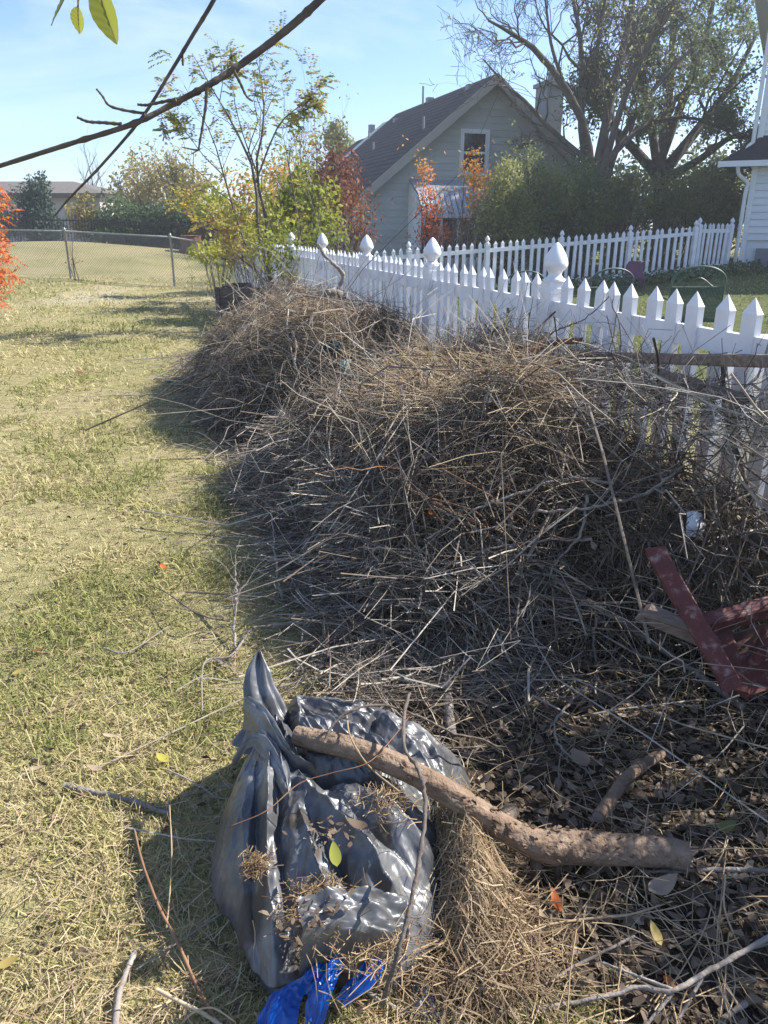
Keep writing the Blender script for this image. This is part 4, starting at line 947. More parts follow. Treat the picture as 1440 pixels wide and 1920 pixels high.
def make_heap(name, label, sr, tr, seed, nt, nb, nf):
    root = thing(name, label, 'brush pile', group='heaps of dead brush')
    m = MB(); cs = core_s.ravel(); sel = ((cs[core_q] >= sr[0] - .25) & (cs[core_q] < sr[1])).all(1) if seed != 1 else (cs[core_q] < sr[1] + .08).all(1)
    m.add(core_v.reshape(-1, 3), core_q[sel]); m.obj('debris_shade_core', M['core'], root, kind='stuff')  # dark inner mound of debris, its colour stands for shade between twigs
    mb = MB()
    P, ra, r = twig_curves(nt, sr, tr, (.25, .8), seed, (.0013, .0036), .8, .34, 1.0, 8); tubes(mb, P, ra, 3, patch(P, r) * .62, False)  # tangle toned below the single twigs to darken it like shaded depth
    P, ra, r = twig_curves(nf, sr, tr, (.12, .35), seed + 50, (.0009, .0018), .6, .35, 1.1); tubes(mb, P, ra, 3, patch(P, r) * .5, False)
    mb.obj('twig_tangle', M['twig'], root, kind='stuff')
    P, ra, r = twig_curves(5200, sr, tr, (.1, .2), seed + 70, depth=.5); mb = MB(); leaves2(mb, P[:, 2], r.uniform(.015, .05, len(P)), r.random(len(P)), .55, 1, r); mb.obj('caught_leaves', M['leaf'], root, kind='stuff')
    P, ra, r = twig_curves(5200, sr, tr, (.12, .4), seed + 75, (.0007, .0014), .5, .35, .8, 5); mb = MB(); tubes(mb, P, ra, 3, r.uniform(0, .8, len(P)), False); mb.obj('dry_stems', M['straw'], root, kind='stuff')
    P, ra, r = twig_curves(nb, sr, tr, (.4, 1.35), seed + 90, ((.0020, .0058) if seed == 1 else (.003, .008)), .22, .38, 1.1, 11)
    # side shoots keep them from reading as plain rods
    for i in range(len(P)):
        m = MB(); tn = float(np.clip(r.beta(2.2, 1.2), 0, 1)); tubes(m, P[i:i+1], ra[i:i+1], 5, tn)
        Q, qr = sprout(P[i:i+1], ra[i:i+1], 5, .4, .6, .1, 6, .1, .65, .15, r=r); tubes(m, Q, qr, 3, tn, False)
        m.obj('twig', M['twig'], root)
    # long thin canes arching over the surface
    P, ra, r = twig_curves(70, sr, tr, (.9, 1.7), seed + 120, (.0016, .0034), .05, .35, 1.3, 16)
    m = MB(); tubes(m, P, ra, 4, r.uniform(.55, 1, len(P))); Q, qr = sprout(P, ra, 3, .2, .5, .05, 5, .3, .6, .12, r=r); tubes(m, Q, qr, 3, .7, False); m.obj('arching_canes', M['twig'], root, kind='stuff')
    return root
make_heap('brush_heap', 'nearer tall heap of tangled grey twigs leaning on the picket fence', (-4.6, 1.35), (.02, 2.0), 1, 8500, 270, 5500)
make_heap('brush_heap', 'farther rounded heap of grey brush beside the planter end of the fence', (1.35, 5.3), (.02, 2.7), 2, 7500, 170, 6000)

def straw_on(name, label, smp, n, seed, Lr=(.12, .4), dirv=None, w=.0016, lift=.03, tone=(.3, 1), mat_='straw', spread=.5, cat='straw', kind='stuff'):
    r = np.random.default_rng(seed); P0 = smp(n, r); n = len(P0)
    D = nrm((dirv if dirv is not None else 0) + rdir(n, .35, r) * spread) if dirv is not None else rdir(n, .25, r)
    ln = r.uniform(*Lr, n); u = np.linspace(0, 1, 5)[None, :, None]; bend = rdir(n, .8, r)[:, None] * (ln * .3)[:, None, None]
    P = P0[:, None] + D[:, None] * ln[:, None, None] * (u - .5) + bend * (u - .5) ** 2 * 2 + A3(0, 0, lift) * r.random((n, 1, 1))
    g = np.maximum(heap(P[..., 0], P[..., 1]), GH(P[..., 0], P[..., 1])); P[..., 2] = np.maximum(P[..., 2], g * .92 + .004)
    mb = MB(); tubes(mb, P, np.full(P.shape[:2], w) * r.uniform(.5, 1.2, (n, 1)), 3, r.uniform(*tone, n), False)
    return mb
# pale dry stalks raked over the crest of the near heap
def crest(n, r):
    s = r.normal(-.25, .5, n); t = r.normal(.72, .16, n); x, y = xy(s, t); return np.stack([x, y, heap(x, y) + .01 + .05 * r.random(n)], 1)
m = straw_on('', '', crest, 1500, 5, (.2, .65), A3(.75, -.55, .0), .0015, .05, (.25, 1), spread=.95)
m.obj('dry_stalks', M['straw'], kind='stuff', label='tan dry stalks raked over the crest of the nearer heap')
def crest2(n, r):
    s = r.normal(3.0, .9, n); t = r.normal(1.0, .5, n); x, y = xy(s, t); h = heap(x, y); k = h > .1; x, y, h = x[k], y[k], h[k]; return np.stack([x, y, h + .03 * r.random(len(x))], 1)
m = straw_on('', '', crest2, 5200, 6, (.1, .35), None, .0014, .04, (.2, .95))
m.obj('dry_stalks', M['straw'], kind='stuff', label='dry grass stems caught on top of the farther heap')
# dark upright twigs by the fence behind both heaps
def fence_twigs():
    r = np.random.default_rng(8); n = 420; s = r.uniform(-1.8, 4.2, n); t = r.uniform(.08, .4, n); x, y = xy(s, t); z = heap(x, y) * .9
    D = nrm(np.stack([r.normal(size=n) * .5 , r.normal(size=n) * .5, np.abs(r.normal(size=n)) * .6 + .25], 1)); P = []
    ln = r.uniform(.12, .38, n); u = np.linspace(0, 1, 5)[None, :, None]
    P = np.stack([x, y, z], 1)[:, None] + D[:, None] * ln[:, None, None] * u + rdir(n, 1, r)[:, None] * (ln * .3)[:, None, None] * u ** 2
    ra = r.uniform(.0012, .003, n)[:, None] * np.linspace(1, .4, 5)[None]; Q, qr = sprout(P, ra, 3, .45, .6, .1, 4, .3, .6, .15, r=r)
    ss, tt = st(P[..., 0], P[..., 1]); push = np.clip(.04 - tt, 0, None); P[..., 0] += push * FN[0]; P[..., 1] += push * FN[1]
    mb = MB(); tubes(mb, P, ra, 3, r.random(n) * .6, False); tubes(mb, Q, qr, 3, r.random(len(Q)) * .6, False)
    mb.obj('standing_twigs', M['twig'], kind='stuff', label='fine dark twigs sticking up between the heaps and the pickets')
fence_twigs()
def fence_tangle():
    r = np.random.default_rng(19); root = thing('branch_tangle', 'open tangle of curving branches leaning on the nearest pickets at the right', 'branches')
    n = 240; s = r.uniform(-3.0, -.5, n); t = r.uniform(.06, .5, n) * np.where(s < -1.7, .6, 1); x, y = xy(s, t); z = r.uniform(.12, 1.0, n) * (1 - .12 * t / .5)
    D = nrm(np.stack([r.normal(size=n), r.normal(size=n), r.normal(size=n) * .8], 1)); ln = r.uniform(.3, .95, n); u = np.linspace(-.5, .5, 9)[None, :, None]
    P = np.stack([x, y, z], 1)[:, None] + D[:, None] * ln[:, None, None] * u + rdir(n, 1, r)[:, None] * (ln * .45 * r.random(n))[:, None, None] * (u ** 2 * 4 - .3)
    P += r.normal(size=P.shape) * .006; ss, tt = st(P[..., 0], P[..., 1]); push = np.clip(.045 - tt, 0, None); P[..., 0] += push * FN[0]; P[..., 1] += push * FN[1]; P[..., 2] = np.clip(P[..., 2], .01, 1.12)
    ra = r.uniform(.002, .006, n)[:, None] * np.linspace(1, .45, 9)[None]
    k = 1100; s = r.uniform(-3.0, .5, k); t = .27 + .1 * r.normal(size=k); x, y = xy(s, np.clip(t, .05, .8)); z = .875 + .05 * r.normal(size=k) - .25 * np.clip(t - .3, 0, 1)
    D = nrm(A3(*FD, 0) * r.choice([-1, 1], (k, 1)) + rdir(k, .5, r) * .75); ln2 = r.uniform(.12, .5, k); u2 = np.linspace(-.5, .5, 6)[None, :, None]
    Pk = np.stack([x, y, z], 1)[:, None] + D[:, None] * ln2[:, None, None] * u2 + rdir(k, 1, r)[:, None] * (ln2 * .4)[:, None, None] * (u2 ** 2 * 4 - .3); ss, tt = st(Pk[..., 0], Pk[..., 1]); push = np.clip(.04 - tt, 0, None); Pk[..., 0] += push * FN[0]; Pk[..., 1] += push * FN[1]
    m = MB(); tubes(m, Pk, r.uniform(.0008, .0028, k)[:, None] * np.linspace(1, .5, 6)[None], 3, r.random(k), False); m.obj('twig_mat', M['twig'], root, kind='stuff')
    for i in range(n):
        m = MB(); tn = float(r.random() ** .7); tubes(m, P[i:i+1], ra[i:i+1], 5, tn); Q, qr = sprout(P[i:i+1], ra[i:i+1], 3, .35, .7, .1, 5, .2, .6, .15, r=r); tubes(m, Q, qr, 3, tn, False); m.obj('twig', M['twig'], root)
fence_tangle()

# spread of broken brush and leaf litter in front of the heaps
def littersample(n, r, smin=-4.6, smax=5.8, tmax=3.1):
    k = int(n * 2.5); s = smin + (smax - smin) * r.random(k) ** 1.6; t = r.uniform(.1, tmax, k); x, y = xy(s, t)
    ok = (r.random(k) < litter(x, y)) & (heap(x, y) < .25) & (y > .75); x, y = x[ok][:n], y[ok][:n]
    return np.stack([x, y, GH(x, y)], 1)
r_ = np.random.default_rng(31)
P0 = littersample(26000, r_)
mb = MB(); P0[:, 2] += .004 + .03 * r_.random(len(P0)) ** 2
leaves2(mb, P0, r_.uniform(.014, .05, len(P0)), r_.beta(1.5, 1.7, len(P0)), r=r_)
mb.obj('leaf_litter', M['leaf'], kind='stuff', label='brown curled leaf litter covering the bare soil in front of the heaps')
def lsm(n, r): p = littersample(n, r); p[:, 2] += .006 + .05 * r.random(len(p)) ** 2; return p
m = straw_on('', '', lsm, 4200, 41, (.05, .28), None, .0012, .03, (.1, 1))
m.obj('straw_litter', M['straw'], kind='stuff', label='broken straw and grass stems strewn over the leaf litter')
def near_spread(n, r):
    k = n * 3; s = r.uniform(-2.0, .9, k); t = .9 + .8 * r.random(k); x, y = xy(s, t); ok = (heap(x, y) < .35); x, y = x[ok][:n], y[ok][:n]
    return np.stack([x, y, np.maximum(heap(x, y), 0) + .02 + .10 * r.random(len(x)) ** 2], 1)
def spread_twigs(name, n, seed, Lr, rr, smp, label, tone=None):
    r = np.random.default_rng(seed); P0 = smp(n, r); n = len(P0); D = rdir(n, .12, r); ln = r.uniform(*Lr, n); u = np.linspace(-.5, .5, 6)[None, :, None]
    P = P0[:, None] + D[:, None] * ln[:, None, None] * u + rdir(n, .5, r)[:, None] * (ln * .35 * r.random(n))[:, None, None] * (u ** 2 * 4 - .3)
    P += r.normal(size=P.shape) * (.012 * ln)[:, None, None]; P[..., 2] = np.maximum(P[..., 2], GH(P[..., 0], P[..., 1]) + .004)
    ra = r.uniform(*rr, n)[:, None] * np.linspace(1, .45, 6)[None]
    Q, qr = sprout(P, ra, 2, .35, .6, .05, 4, .2, .6, .15, r=r)
    mb = MB(); tubes(mb, P, ra, 3, tonetw(r, n), False); tubes(mb, Q, qr, 3, tonetw(r, len(Q)), False)
    mb.obj(name, M['twig'], kind='stuff', label=label)
spread_twigs('scattered_brush', 2600, 71, (.12, .55), (.001, .0034), near_spread, 'low tangle of thin grey twigs spreading from the nearer heap to the lawn')
spread_twigs('scattered_brush', 900, 72, (.05, .3), (.0009, .0025), lsm, 'small broken twigs lying on the leaf litter')
def edge_sm(n, r):
    s = r.uniform(-2.4, 5.6, n); t = 1.52 + .2 * r.normal(size=n) + .12 * (s > 1.3) + .2 * (s < -1.5); x, y = xy(s, t); return np.stack([x, y, GH(x, y) + .01 + .05 * r.random(n)], 1)
spread_twigs('scattered_brush', 900, 73, (.12, .5), (.001, .0028), edge_sm, 'thin twigs straggling on to the lawn along the edge of the brush')

# ------------------------------------------------------------------ grass
def grass():
    r = np.random.default_rng(101)
    n = 360000; th = r.uniform(R(-52), R(48), n); rr = .7 * (24 / .7) ** (r.random(n) ** .80)   # denser close by
    x = np.sin(th) * rr; y = np.cos(th) * rr
    ok = (y > .1) & (heap(x, y) < .04); x, y, rr = x[ok], y[ok], rr[ok]
    s, t = st(x, y); lm = litter(x, y); sm = np.clip(sandm(x, y), 0, 1)
    tuft = fbm(x * 3.0, y * 3.0, 3, 61)
    p = (1 - lm * .93) * (1 - sm * .9) * (.2 + 1.1 * sst(.36, .58, tuft)) * np.where((t < 0), .55, 1)
    ok = r.random(len(x)) < p; x, y, rr, t, tuft, lm = x[ok], y[ok], rr[ok], t[ok], tuft[ok], lm[ok]; n = len(x)
    z = GH(x, y); sc = (np.maximum(rr, 1.3) / 1.6) ** .5
    ln = r.uniform(.018, .054, n) * (.8 + .5 * sst(.5, .7, tuft)) * sc ** .55; wd = r.uniform(.0008, .0021, n) * sc ** 1.45
    az = r.uniform(0, 2 * np.pi, n); el = R(8) + R(62) * r.random(n) ** 1.5; gpatch = fbm(x * .8, y * .8, 4, 71)
    gr = sst(.5, .66, gpatch * .6 + fbm(x * 4, y * 4, 2, 72) * .4)
    el = el + gr * R(14)
    d1 = np.stack([np.cos(az) * np.cos(el), np.sin(az) * np.cos(el), np.sin(el)], 1); az2 = az + r.normal(size=n) * .5; e2 = el - R(45) * r.random(n)
    d2 = np.stack([np.cos(az2) * np.cos(e2), np.sin(az2) * np.cos(e2), np.sin(e2)], 1)
    p0 = np.stack([x, y, z - .002], 1); p1 = p0 + d1 * ln[:, None] * .55; p2 = p1 + d2 * ln[:, None] * .45; p2[:, 2] = np.maximum(p2[:, 2], z + .002)
    side = nrm(np.stack([-np.sin(az), np.cos(az), .5 * r.normal(size=n)], 1))
    P = np.stack([p0, p1, p2], 1); Wd = np.stack([wd, wd * .9, wd * .25], 1)
    tone = np.clip(.90 - .60 * gr * r.uniform(.4, 1, n) - .14 * gpatch + r.normal(size=n) * .17, 0, 1)
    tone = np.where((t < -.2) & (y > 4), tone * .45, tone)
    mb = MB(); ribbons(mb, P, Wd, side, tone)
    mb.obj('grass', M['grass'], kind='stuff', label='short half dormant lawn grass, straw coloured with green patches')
grass()
# straw thatch and small leaf bits on the lawn
def thatch():
    r = np.random.default_rng(111); n = 9000; th = r.uniform(R(-50), R(10), n); rr = 1.0 * 9 ** r.random(n); x = np.sin(th) * rr; y = np.cos(th) * rr; ok = (y > .8) & (litter(x, y) < .5); x, y = x[ok], y[ok]
    n = len(x); P0 = np.stack([x, y, GH(x, y) + .02], 1); D = rdir(n, .15, r); ln = r.uniform(.04, .13, n); u = np.linspace(-.5, .5, 4)[None, :, None]
    P = P0[:, None] + D[:, None] * ln[:, None, None] * u + rdir(n, .3, r)[:, None] * (ln * .3)[:, None, None] * u ** 2
    mb = MB(); ribbons(mb, P, np.full(P.shape[:2], .0011) * r.uniform(.6, 1.4, (n, 1)), nrm(rdir(n, .5, r)), r.uniform(.3, 1, n)); mb.obj('thatch', M['straw'], kind='stuff', label='loose dry clippings scattered over the lawn')
    n = 1300; th = r.uniform(R(-50), R(5), n); rr = 1.0 * 10 ** r.random(n); x = np.sin(th) * rr; y = np.cos(th) * rr
    mb = MB(); leaves(mb, np.stack([x, y, GH(x, y) + .018], 1), r.uniform(.012, .034, n), r.random(n), .5, .25, .5, curl=.3); mb.obj('leaf_bits', M['leaf'], kind='stuff', label='small brown leaf scraps scattered in the lawn')
thatch()

# ------------------------------------------------------------------ single branches that can be told apart
def stick(name, label, pts, r0, r1, mat_='twig', tone=.7, n=None, k=8, shoots=0, sl=.25, kn=.0, cat='branch', group=None, seed=None, knots=0, sang=.6):
    r = np.random.default_rng(seed or abs(hash(label)) % 1000 if seed else len(label) * 7 + len(pts))
    P = interp(pts, n or max(10, len(pts) * 6)); m_ = len(P)
    P[1:-1] += r.normal(size=(m_ - 2, 3)) * kn
    ra = np.linspace(r0, r1, m_) * (1 + .12 * r.normal(size=m_))
    if knots:
        for _ in range(knots):
            i = r.integers(2, m_ - 2); ra[i] *= 1.35
    base = P[0].copy()
    root = None
    mb = MB(); tubes(mb, P - base, ra, k, tone)
    if shoots:
        Q, qr = sprout((P - base)[None], ra[None], shoots, sl, sang, .05, 6, .2, .5, .15, r=r)
        mb2 = MB(); tubes(mb2, Q, qr, 4, tone)
        Q2, q2 = sprout(Q, qr, 2, .4, .6, .05, 4, .2, .6, .15, r=r); tubes(mb2, Q2, q2, 3, tone, False)
    o = mb.obj(name, M[mat_], None, True, loc=base, label=label, category=cat)
    if group: o['group'] = group
    if shoots: mb2.obj('side_shoots', M[mat_], o)
    return o
def on(*p, off=.02): return [SH(x, y, off) for x, y in p]
g1 = 'single branches lying on the brush'
stick('long_branch', 'long straight brown branch slanting down across the nearer heap to the red boards', on((800, 944), (969, 1033), (1067, 1104), (1138, 1149), (1213, 1198), (1333, 1282), (1395, 1327), off=.05), .006, .012, 'grey_bark', .2, kn=.002, shoots=7, sl=.12, group=g1)
stick('long_branch', 'thin reddish vine running from the pile foot over the valley to the long brown branch', on((482, 811), (590, 818), (660, 838), (740, 868), (770, 915), (830, 950), (910, 990), off=.06), .004, .007, 'red_twig', .5, kn=.003, group=g1, shoots=5, sl=.14)
stick('bent_branch', 'pale grey crooked branch with a cut end above the silver bag', on((542, 1157), (612, 1147), (698, 1133), (787, 1137), (818, 1153), (838, 1157), off=.08), .008, .012, 'grey_bark', .7, kn=.002, group=g1)
stick('bent_branch', 'slender branch lying just below the pale crooked one', on((476, 1176), (573, 1168), (659, 1164), (768, 1174), off=.05), .005, .007, 'grey_bark', .4, kn=.002, group=g1)
stick('thick_stick', 'thick mottled stick pointing up from behind the silver bag', [SH(744, 1190, .10), SH(713, 1234, .05), SH(678, 1292, .02)], .006, .013, 'grey_bark', .6, kn=.001, group=g1, knots=2)
stick('forked_twig', 'brown forked twig standing at the lawn edge left of the brush', [SH(443, 1227, .01), SH(439, 1164, .06), SH(443, 1106, .12), SH(439, 1067, .16)], .006, .005, 'grey_bark', .5, kn=.003, shoots=7, sl=.5, group=g1)
stick('forked_twig', 'tall wavy twig rising at the brush edge near the forked one', [SH(530, 1126, .02), SH(519, 1067, .08), SH(512, 1000, .12), SH(508, 950, .16)], .006, .003, 'grey_bark', .6, kn=.003, shoots=4, sl=.35, group=g1)
stick('curved_twig', 'thin twig arching down on to the grass left of the bag neck', on((379, 1335), (379, 1258), (392, 1236), (433, 1229), (470, 1180), off=.03), .003, .0045, 'grey_bark', .6, shoots=3, sl=.3, group=g1)
stick('bleached_stick', 'short bleached white stick in the dark of the brush', on((597, 1038), (628, 1044), (651, 1062), off=.05), .005, .006, 'whitep', .5, group=g1)
stick('hanging_twig', 'pale kinked twig hanging down over the leaf litter', [SH(1120, 1158, .07), SH(1113, 1202, .08), SH(1120, 1256, .05), SH(1116, 1313, .01)], .005, .004, 'grey_bark', .8, kn=.002, group=g1)
stick('arching_vine', 'long thin tan vine arching from heap centre to the litter', on((800, 1096), (920, 1171), (991, 1211), (1111, 1244), (1178, 1256), (1244, 1278), off=.06), .0035, .003, 'straw', .5, group=g1, shoots=4, sl=.15)
stick('arching_vine', 'reddish vine curving low behind the silver bag', on((720, 1238), (800, 1229), (858, 1207), (920, 1176), (990, 1160), off=.05), .0035, .003, 'red_twig', .6, group=g1, shoots=2, sl=.2)
stick('arching_vine', 'orange brown vine looping over the dark middle of the nearer heap', on((810, 935), (850, 945), (900, 965), (915, 1000), (880, 1040), off=.08), .003, .002, 'red_twig', .9, group=g1)
stick('arching_vine', 'second orange brown vine curling through the heap above the long branch', on((830, 880), (920, 930), (1000, 985), (1060, 1010), (1100, 990), off=.07), .003, .002, 'red_twig', .8, group=g1)
stick('pale_branch', 'pale branch forking towards the fence in the upper heap', on((1000, 960), (1080, 955), (1140, 945), (1210, 925), (1290, 870), (1370, 810), off=.06), .005, .007, 'grey_bark', .8, shoots=7, sl=.2, kn=.003, group=g1)
stick('pale_branch', 'pale curved branch dropping from the heap crest towards its foot', on((1100, 930), (1090, 1000), (1040, 1060), (1015, 1120), (960, 1160), off=.06), .006, .003, 'grey_bark', .7, shoots=6, sl=.2, kn=.003, group=g1)
stick('pale_branch', 'long grey branch rising right across the middle of the heap', on((800, 1010), (880, 960), (960, 930), (1060, 900), (1150, 905), off=.07), .004, .006, 'grey_bark', .75, shoots=7, sl=.2, kn=.003, group=g1)
stick('pale_branch', 'forked grey stick sloping left over the centre of the brush', on((1110, 1010), (1000, 1015), (900, 1035), (820, 1080), (770, 1140), off=.06), .005, .003, 'grey_bark', .6, shoots=6, sl=.2, kn=.003, group=g1)
stick('looped_twig', 'looping grey twig above the dark hollow near the crest', on((1135, 770), (1118, 740), (1120, 700), (1150, 685), (1185, 700), off=.08), .003, .003, 'grey_bark', .8, group=g1)
stick('looped_twig', 'kinked dark twig running from the crest into the hollow', on((1175, 690), (1192, 715), (1185, 740), (1210, 760), (1135, 775), off=.08), .004, .003, 'bark', .6, group=g1)
stick('dark_limb', 'dark limb running down in front of the nearest pickets', [onplane(x, y, A3(*xy(0, .12), 0), A3(*FN, 0)) for x, y in ((1360, 661), (1354, 722), (1367, 799), (1379, 844), (1410, 940))], .009, .012, 'bark', .3, kn=.003, group=g1, shoots=5, sl=.25)
stick('dark_limb', 'thick brown limb entering low beside the picket bottoms', [onplane(x, y, A3(*xy(0, .22), 0), A3(*FN, 0)) for x, y in ((1500, 1062), (1420, 1012), (1360, 975), (1330, 958))], .026, .018, 'bark', .4, kn=.002, group=g1, knots=3)
stick('dark_branch', 'slim dark branch leaning up against the picket tops', [onplane(x, y, A3(*xy(0, .2), 0), A3(*FN, 0)) for x, y in ((1020, 632), (1060, 612), (1100, 596), (1142, 556))], .004, .002, 'bark', .2, kn=.002, shoots=5, sl=.3, group=g1)
stick('dark_branch', 'dark curving twig beside the third fence post', [onplane(x, y, A3(*xy(0, .25), 0), A3(*FN, 0)) for x, y in ((1165, 650), (1160, 600), (1148, 575), (1150, 560))], .003, .002, 'bark', .2, shoots=4, sl=.4, group=g1)
# on the far heap
stick('antler_branch', 'pale crooked branch rising like an antler from the farther heap', [W(630, 553, 6.9), W(640, 530, 6.9), W(643, 513, 6.9), W(625, 494, 6.9), W(608, 478, 6.9), W(597, 458, 6.9)], .022, .012, 'grey_bark', .7, kn=.002, k=10, group=g1)
stick('root_stub', 'thick knotted grey root stub at the foot of the antler branch', [W(585, 560, 6.9), W(605, 553, 6.85), W(620, 547, 6.85), W(640, 552, 6.9)], .02, .032, 'grey_bark', .4, kn=.004, k=10, group=g1, knots=3)
stick('wavy_branch', 'wavy yellow brown branch hanging down the face of the farther heap', on((548, 620), (555, 650), (552, 680), (562, 710), (570, 750), (585, 790), off=.06), .010, .008, 'grey_bark', .5, kn=.003, group=g1, shoots=2, sl=.2)
stick('pale_branch', 'straight pale stick slanting left off the farther heap', on((520, 730), (464, 712), (387, 692), off=.10), .004, .008, 'grey_bark', .9, group=g1)
stick('pale_branch', 'pale stick reaching from the farther heap out over its shadow', [SH(440, 728, .12), SH(400, 742, .1), SH(352, 751, .06)], .006, .003, 'grey_bark', .9, group=g1)
stick('curved_twig', 'brown twig arching over the lawn at the farther heap foot', [SH(475, 800, .10), SH(460, 792, .18), SH(430, 800, .18), SH(415, 830, .1), SH(372, 872, .01)], .004, .003, 'grey_bark', .6, group=g1)
for i, (pts, lab) in enumerate([(((505, 620), (472, 577), (427, 529), (367, 465)), 'longest pale cane sticking up left from the farther heap'), (((530, 640), (495, 590), (450, 545), (425, 500)), 'pale cane standing up behind the longest one'),
                              (((500, 610), (480, 560), (476, 520), (474, 500)), 'upright pale cane in front of the planter box'), (((520, 625), (455, 590), (410, 585), (365, 570)), 'low pale cane pointing left from the farther heap'),
                              (((560, 640), (530, 600), (500, 560), (470, 540)), 'short pale cane crossing the planter corner')]):
    stick('cane', lab, [W(x, y, 7.2 + .1 * i) for x, y in pts], .008, .0025, 'grey_bark', .8, kn=.004, group='pale canes at the end of the farther heap', shoots=4, sl=.2)
stick('grass_stalk', 'tallest pale stalk fanning up from the lawn at the brush corner', [SH(520, 985, .01), SH(450, 925, .06), SH(420, 870, .12), SH(398, 845, .16)], .003, .002, 'straw', .9, group='pale stalks fanning over the lawn', shoots=3, sl=.3)
stick('grass_stalk', 'shorter pale stalk fanning beside the tallest', [SH(515, 990, .01), SH(470, 940, .05), SH(440, 900, .12), SH(425, 850, .18)], .003, .002, 'straw', .9, group='pale stalks fanning over the lawn')
stick('upright_twig', 'upright pale twig in the valley between the heaps', [SH(543, 950, .02), SH(545, 900, .1), SH(541, 850, .2)], .004, .003, 'grey_bark', .7, group=g1)
for i, (a, b, lab) in enumerate([((760, 800), (690, 560 + 240), ''), ]): pass
stick('straight_stick', 'straight tan stick slanting up the valley face towards the crest', on((680, 820), (760, 778), (900, 700), off=.05), .004, .005, 'straw', .6, group=g1)
stick('straight_stick', 'thin straight stick leaning left beside the teal plastic', on((575, 725), (610, 690), (640, 668), off=.07), .003, .004, 'grey_bark', .9, group=g1)
stick('straight_stick', 'long thin stick slanting right below the broken red plank', on((695, 640), (740, 690), (790, 740), off=.05), .004, .003, 'grey_bark', .8, group=g1)

# pieces of timber in the heaps
def plank(name, label, a, b, w, h, mat_, up=(0, 0, 1), taper=.95, tone=.5):
    mb = MB(); a = np.asarray(a); b = np.asarray(b); nseg = 6
    d = nrm((b - a)); x = nrm(np.cross(d, up)); z = np.cross(x, d); V = []
    r = np.random.default_rng(len(label)); c = min(w, h) * .12
    prof = [(-w/2+c,-h/2),(w/2-c,-h/2),(w/2,-h/2+c),(w/2,h/2-c),(w/2-c,h/2),(-w/2+c,h/2),(-w/2,h/2-c),(-w/2,-h/2+c)]
    for i in range(nseg + 1):
        p = a + (b - a) * i / nseg
        for j, (px, pz) in enumerate(prof):
            e = r.normal(size=3) * .0015 + (d * r.normal() * .012 if i in (0, nseg) else 0); V.append(p + x * px + z * pz + e)
    q = [[i*8+j, i*8+(j+1)%8, (i+1)*8+(j+1)%8, (i+1)*8+j] for i in range(nseg) for j in range(8)]
    e = nseg * 8
    t = [[0, j + 1, j] for j in range(1, 7)] + [[e, e + j, e + j + 1] for j in range(1, 7)]
    return mb.add(np.array(V), q, t, tone)
def fp(px, py, t): return onplane(px, py, A3(*xy(0, t), 0), A3(*FN, 0))
plank('', 'weathered beam', fp(1085, 668, .14), fp(1560, 680, .14), .04, .042, '').obj('wooden_beam', M['gwood'], label='long weathered brown beam lying level against the nearest pickets', category='beam')
plank('', 'lower beam x', fp(1235, 700, .2), fp(1400, 750, .14), .04, .04, '').obj('wooden_beam', M['gwood'], label='second brown beam sloping down below the level one', category='beam')
plank('', 'red plank', fp(780, 670, .55), fp(1010, 655, .35), .10, .05, '').obj('wooden_plank', M['redwood'], label='broken reddish brown plank lying on the saddle between the heaps', category='plank')
plank('', 'thin red lath', fp(1000, 648, .3), fp(1085, 638, .3), .03, .025, '').obj('wooden_plank', M['redwood'], label='short reddish lath on the crest beside the chips', category='plank')
plank('', 'thin red lath bb', fp(985, 665, .32), fp(1020, 628, .3), .035, .02, '').obj('wooden_plank', M['gwood'], label='split grey chip of wood propped on the heap crest', category='plank')

def red_frame():
    root = thing('broken_red_frame', 'broken red painted wooden frame half buried at the foot of the heap', 'frame')
    Y = 1.98
    def b(name, p, q, w, h, up=(0, 1, 0), mat_='redpaint', parent=root, y0=0, y1=0, seed='a'):
        plank('', name + seed, W(*p, Y + y0), W(*q, Y + y1), w, h, '', up).obj(name, M[mat_], parent)
    b('upright_board', (1232, 1040), (1375, 1290), .055, .035, (0, 1, 0), y0=.1, y1=-.12, seed='1')
    b('cross_board', (1312, 1172), (1480, 1128), .05, .05, (0, 1, .3), y0=.04, y1=.1, seed='22')
    b('lower_board', (1215, 1150), (1330, 1200), .045, .06, (0, 1, .2), 'gwood', y0=.12, y1=.06, seed='333')
    b('short_board', (1352, 1180), (1385, 1300), .055, .03, (0, 1, 0), y0=.06, y1=-.06, seed='4444')
    b('split_board', (1440, 1190), (1418, 1240), .035, .03, (0, 1, 0), y0=.0, y1=-.02, seed='55555')
    b('wide_board', (1385, 1270), (1500, 1235), .04, .12, (0, .6, .8), y0=-.02, y1=.05, seed='666666')
    b('back_board', (1375, 1215), (1490, 1175), .03, .08, (0, .6, .8), 'redwood', y0=.1, y1=.14, seed='7777777')
red_frame()

def over_frame(n, r):
    return np.stack([r.uniform(.78, 1.4, n), r.uniform(1.75, 2.15, n), r.uniform(.05, .5, n)], 1)
spread_twigs('brush_over_frame', 32, 91, (.25, .7), (.001, .0032), over_frame, 'bent twigs lying over the broken red frame')
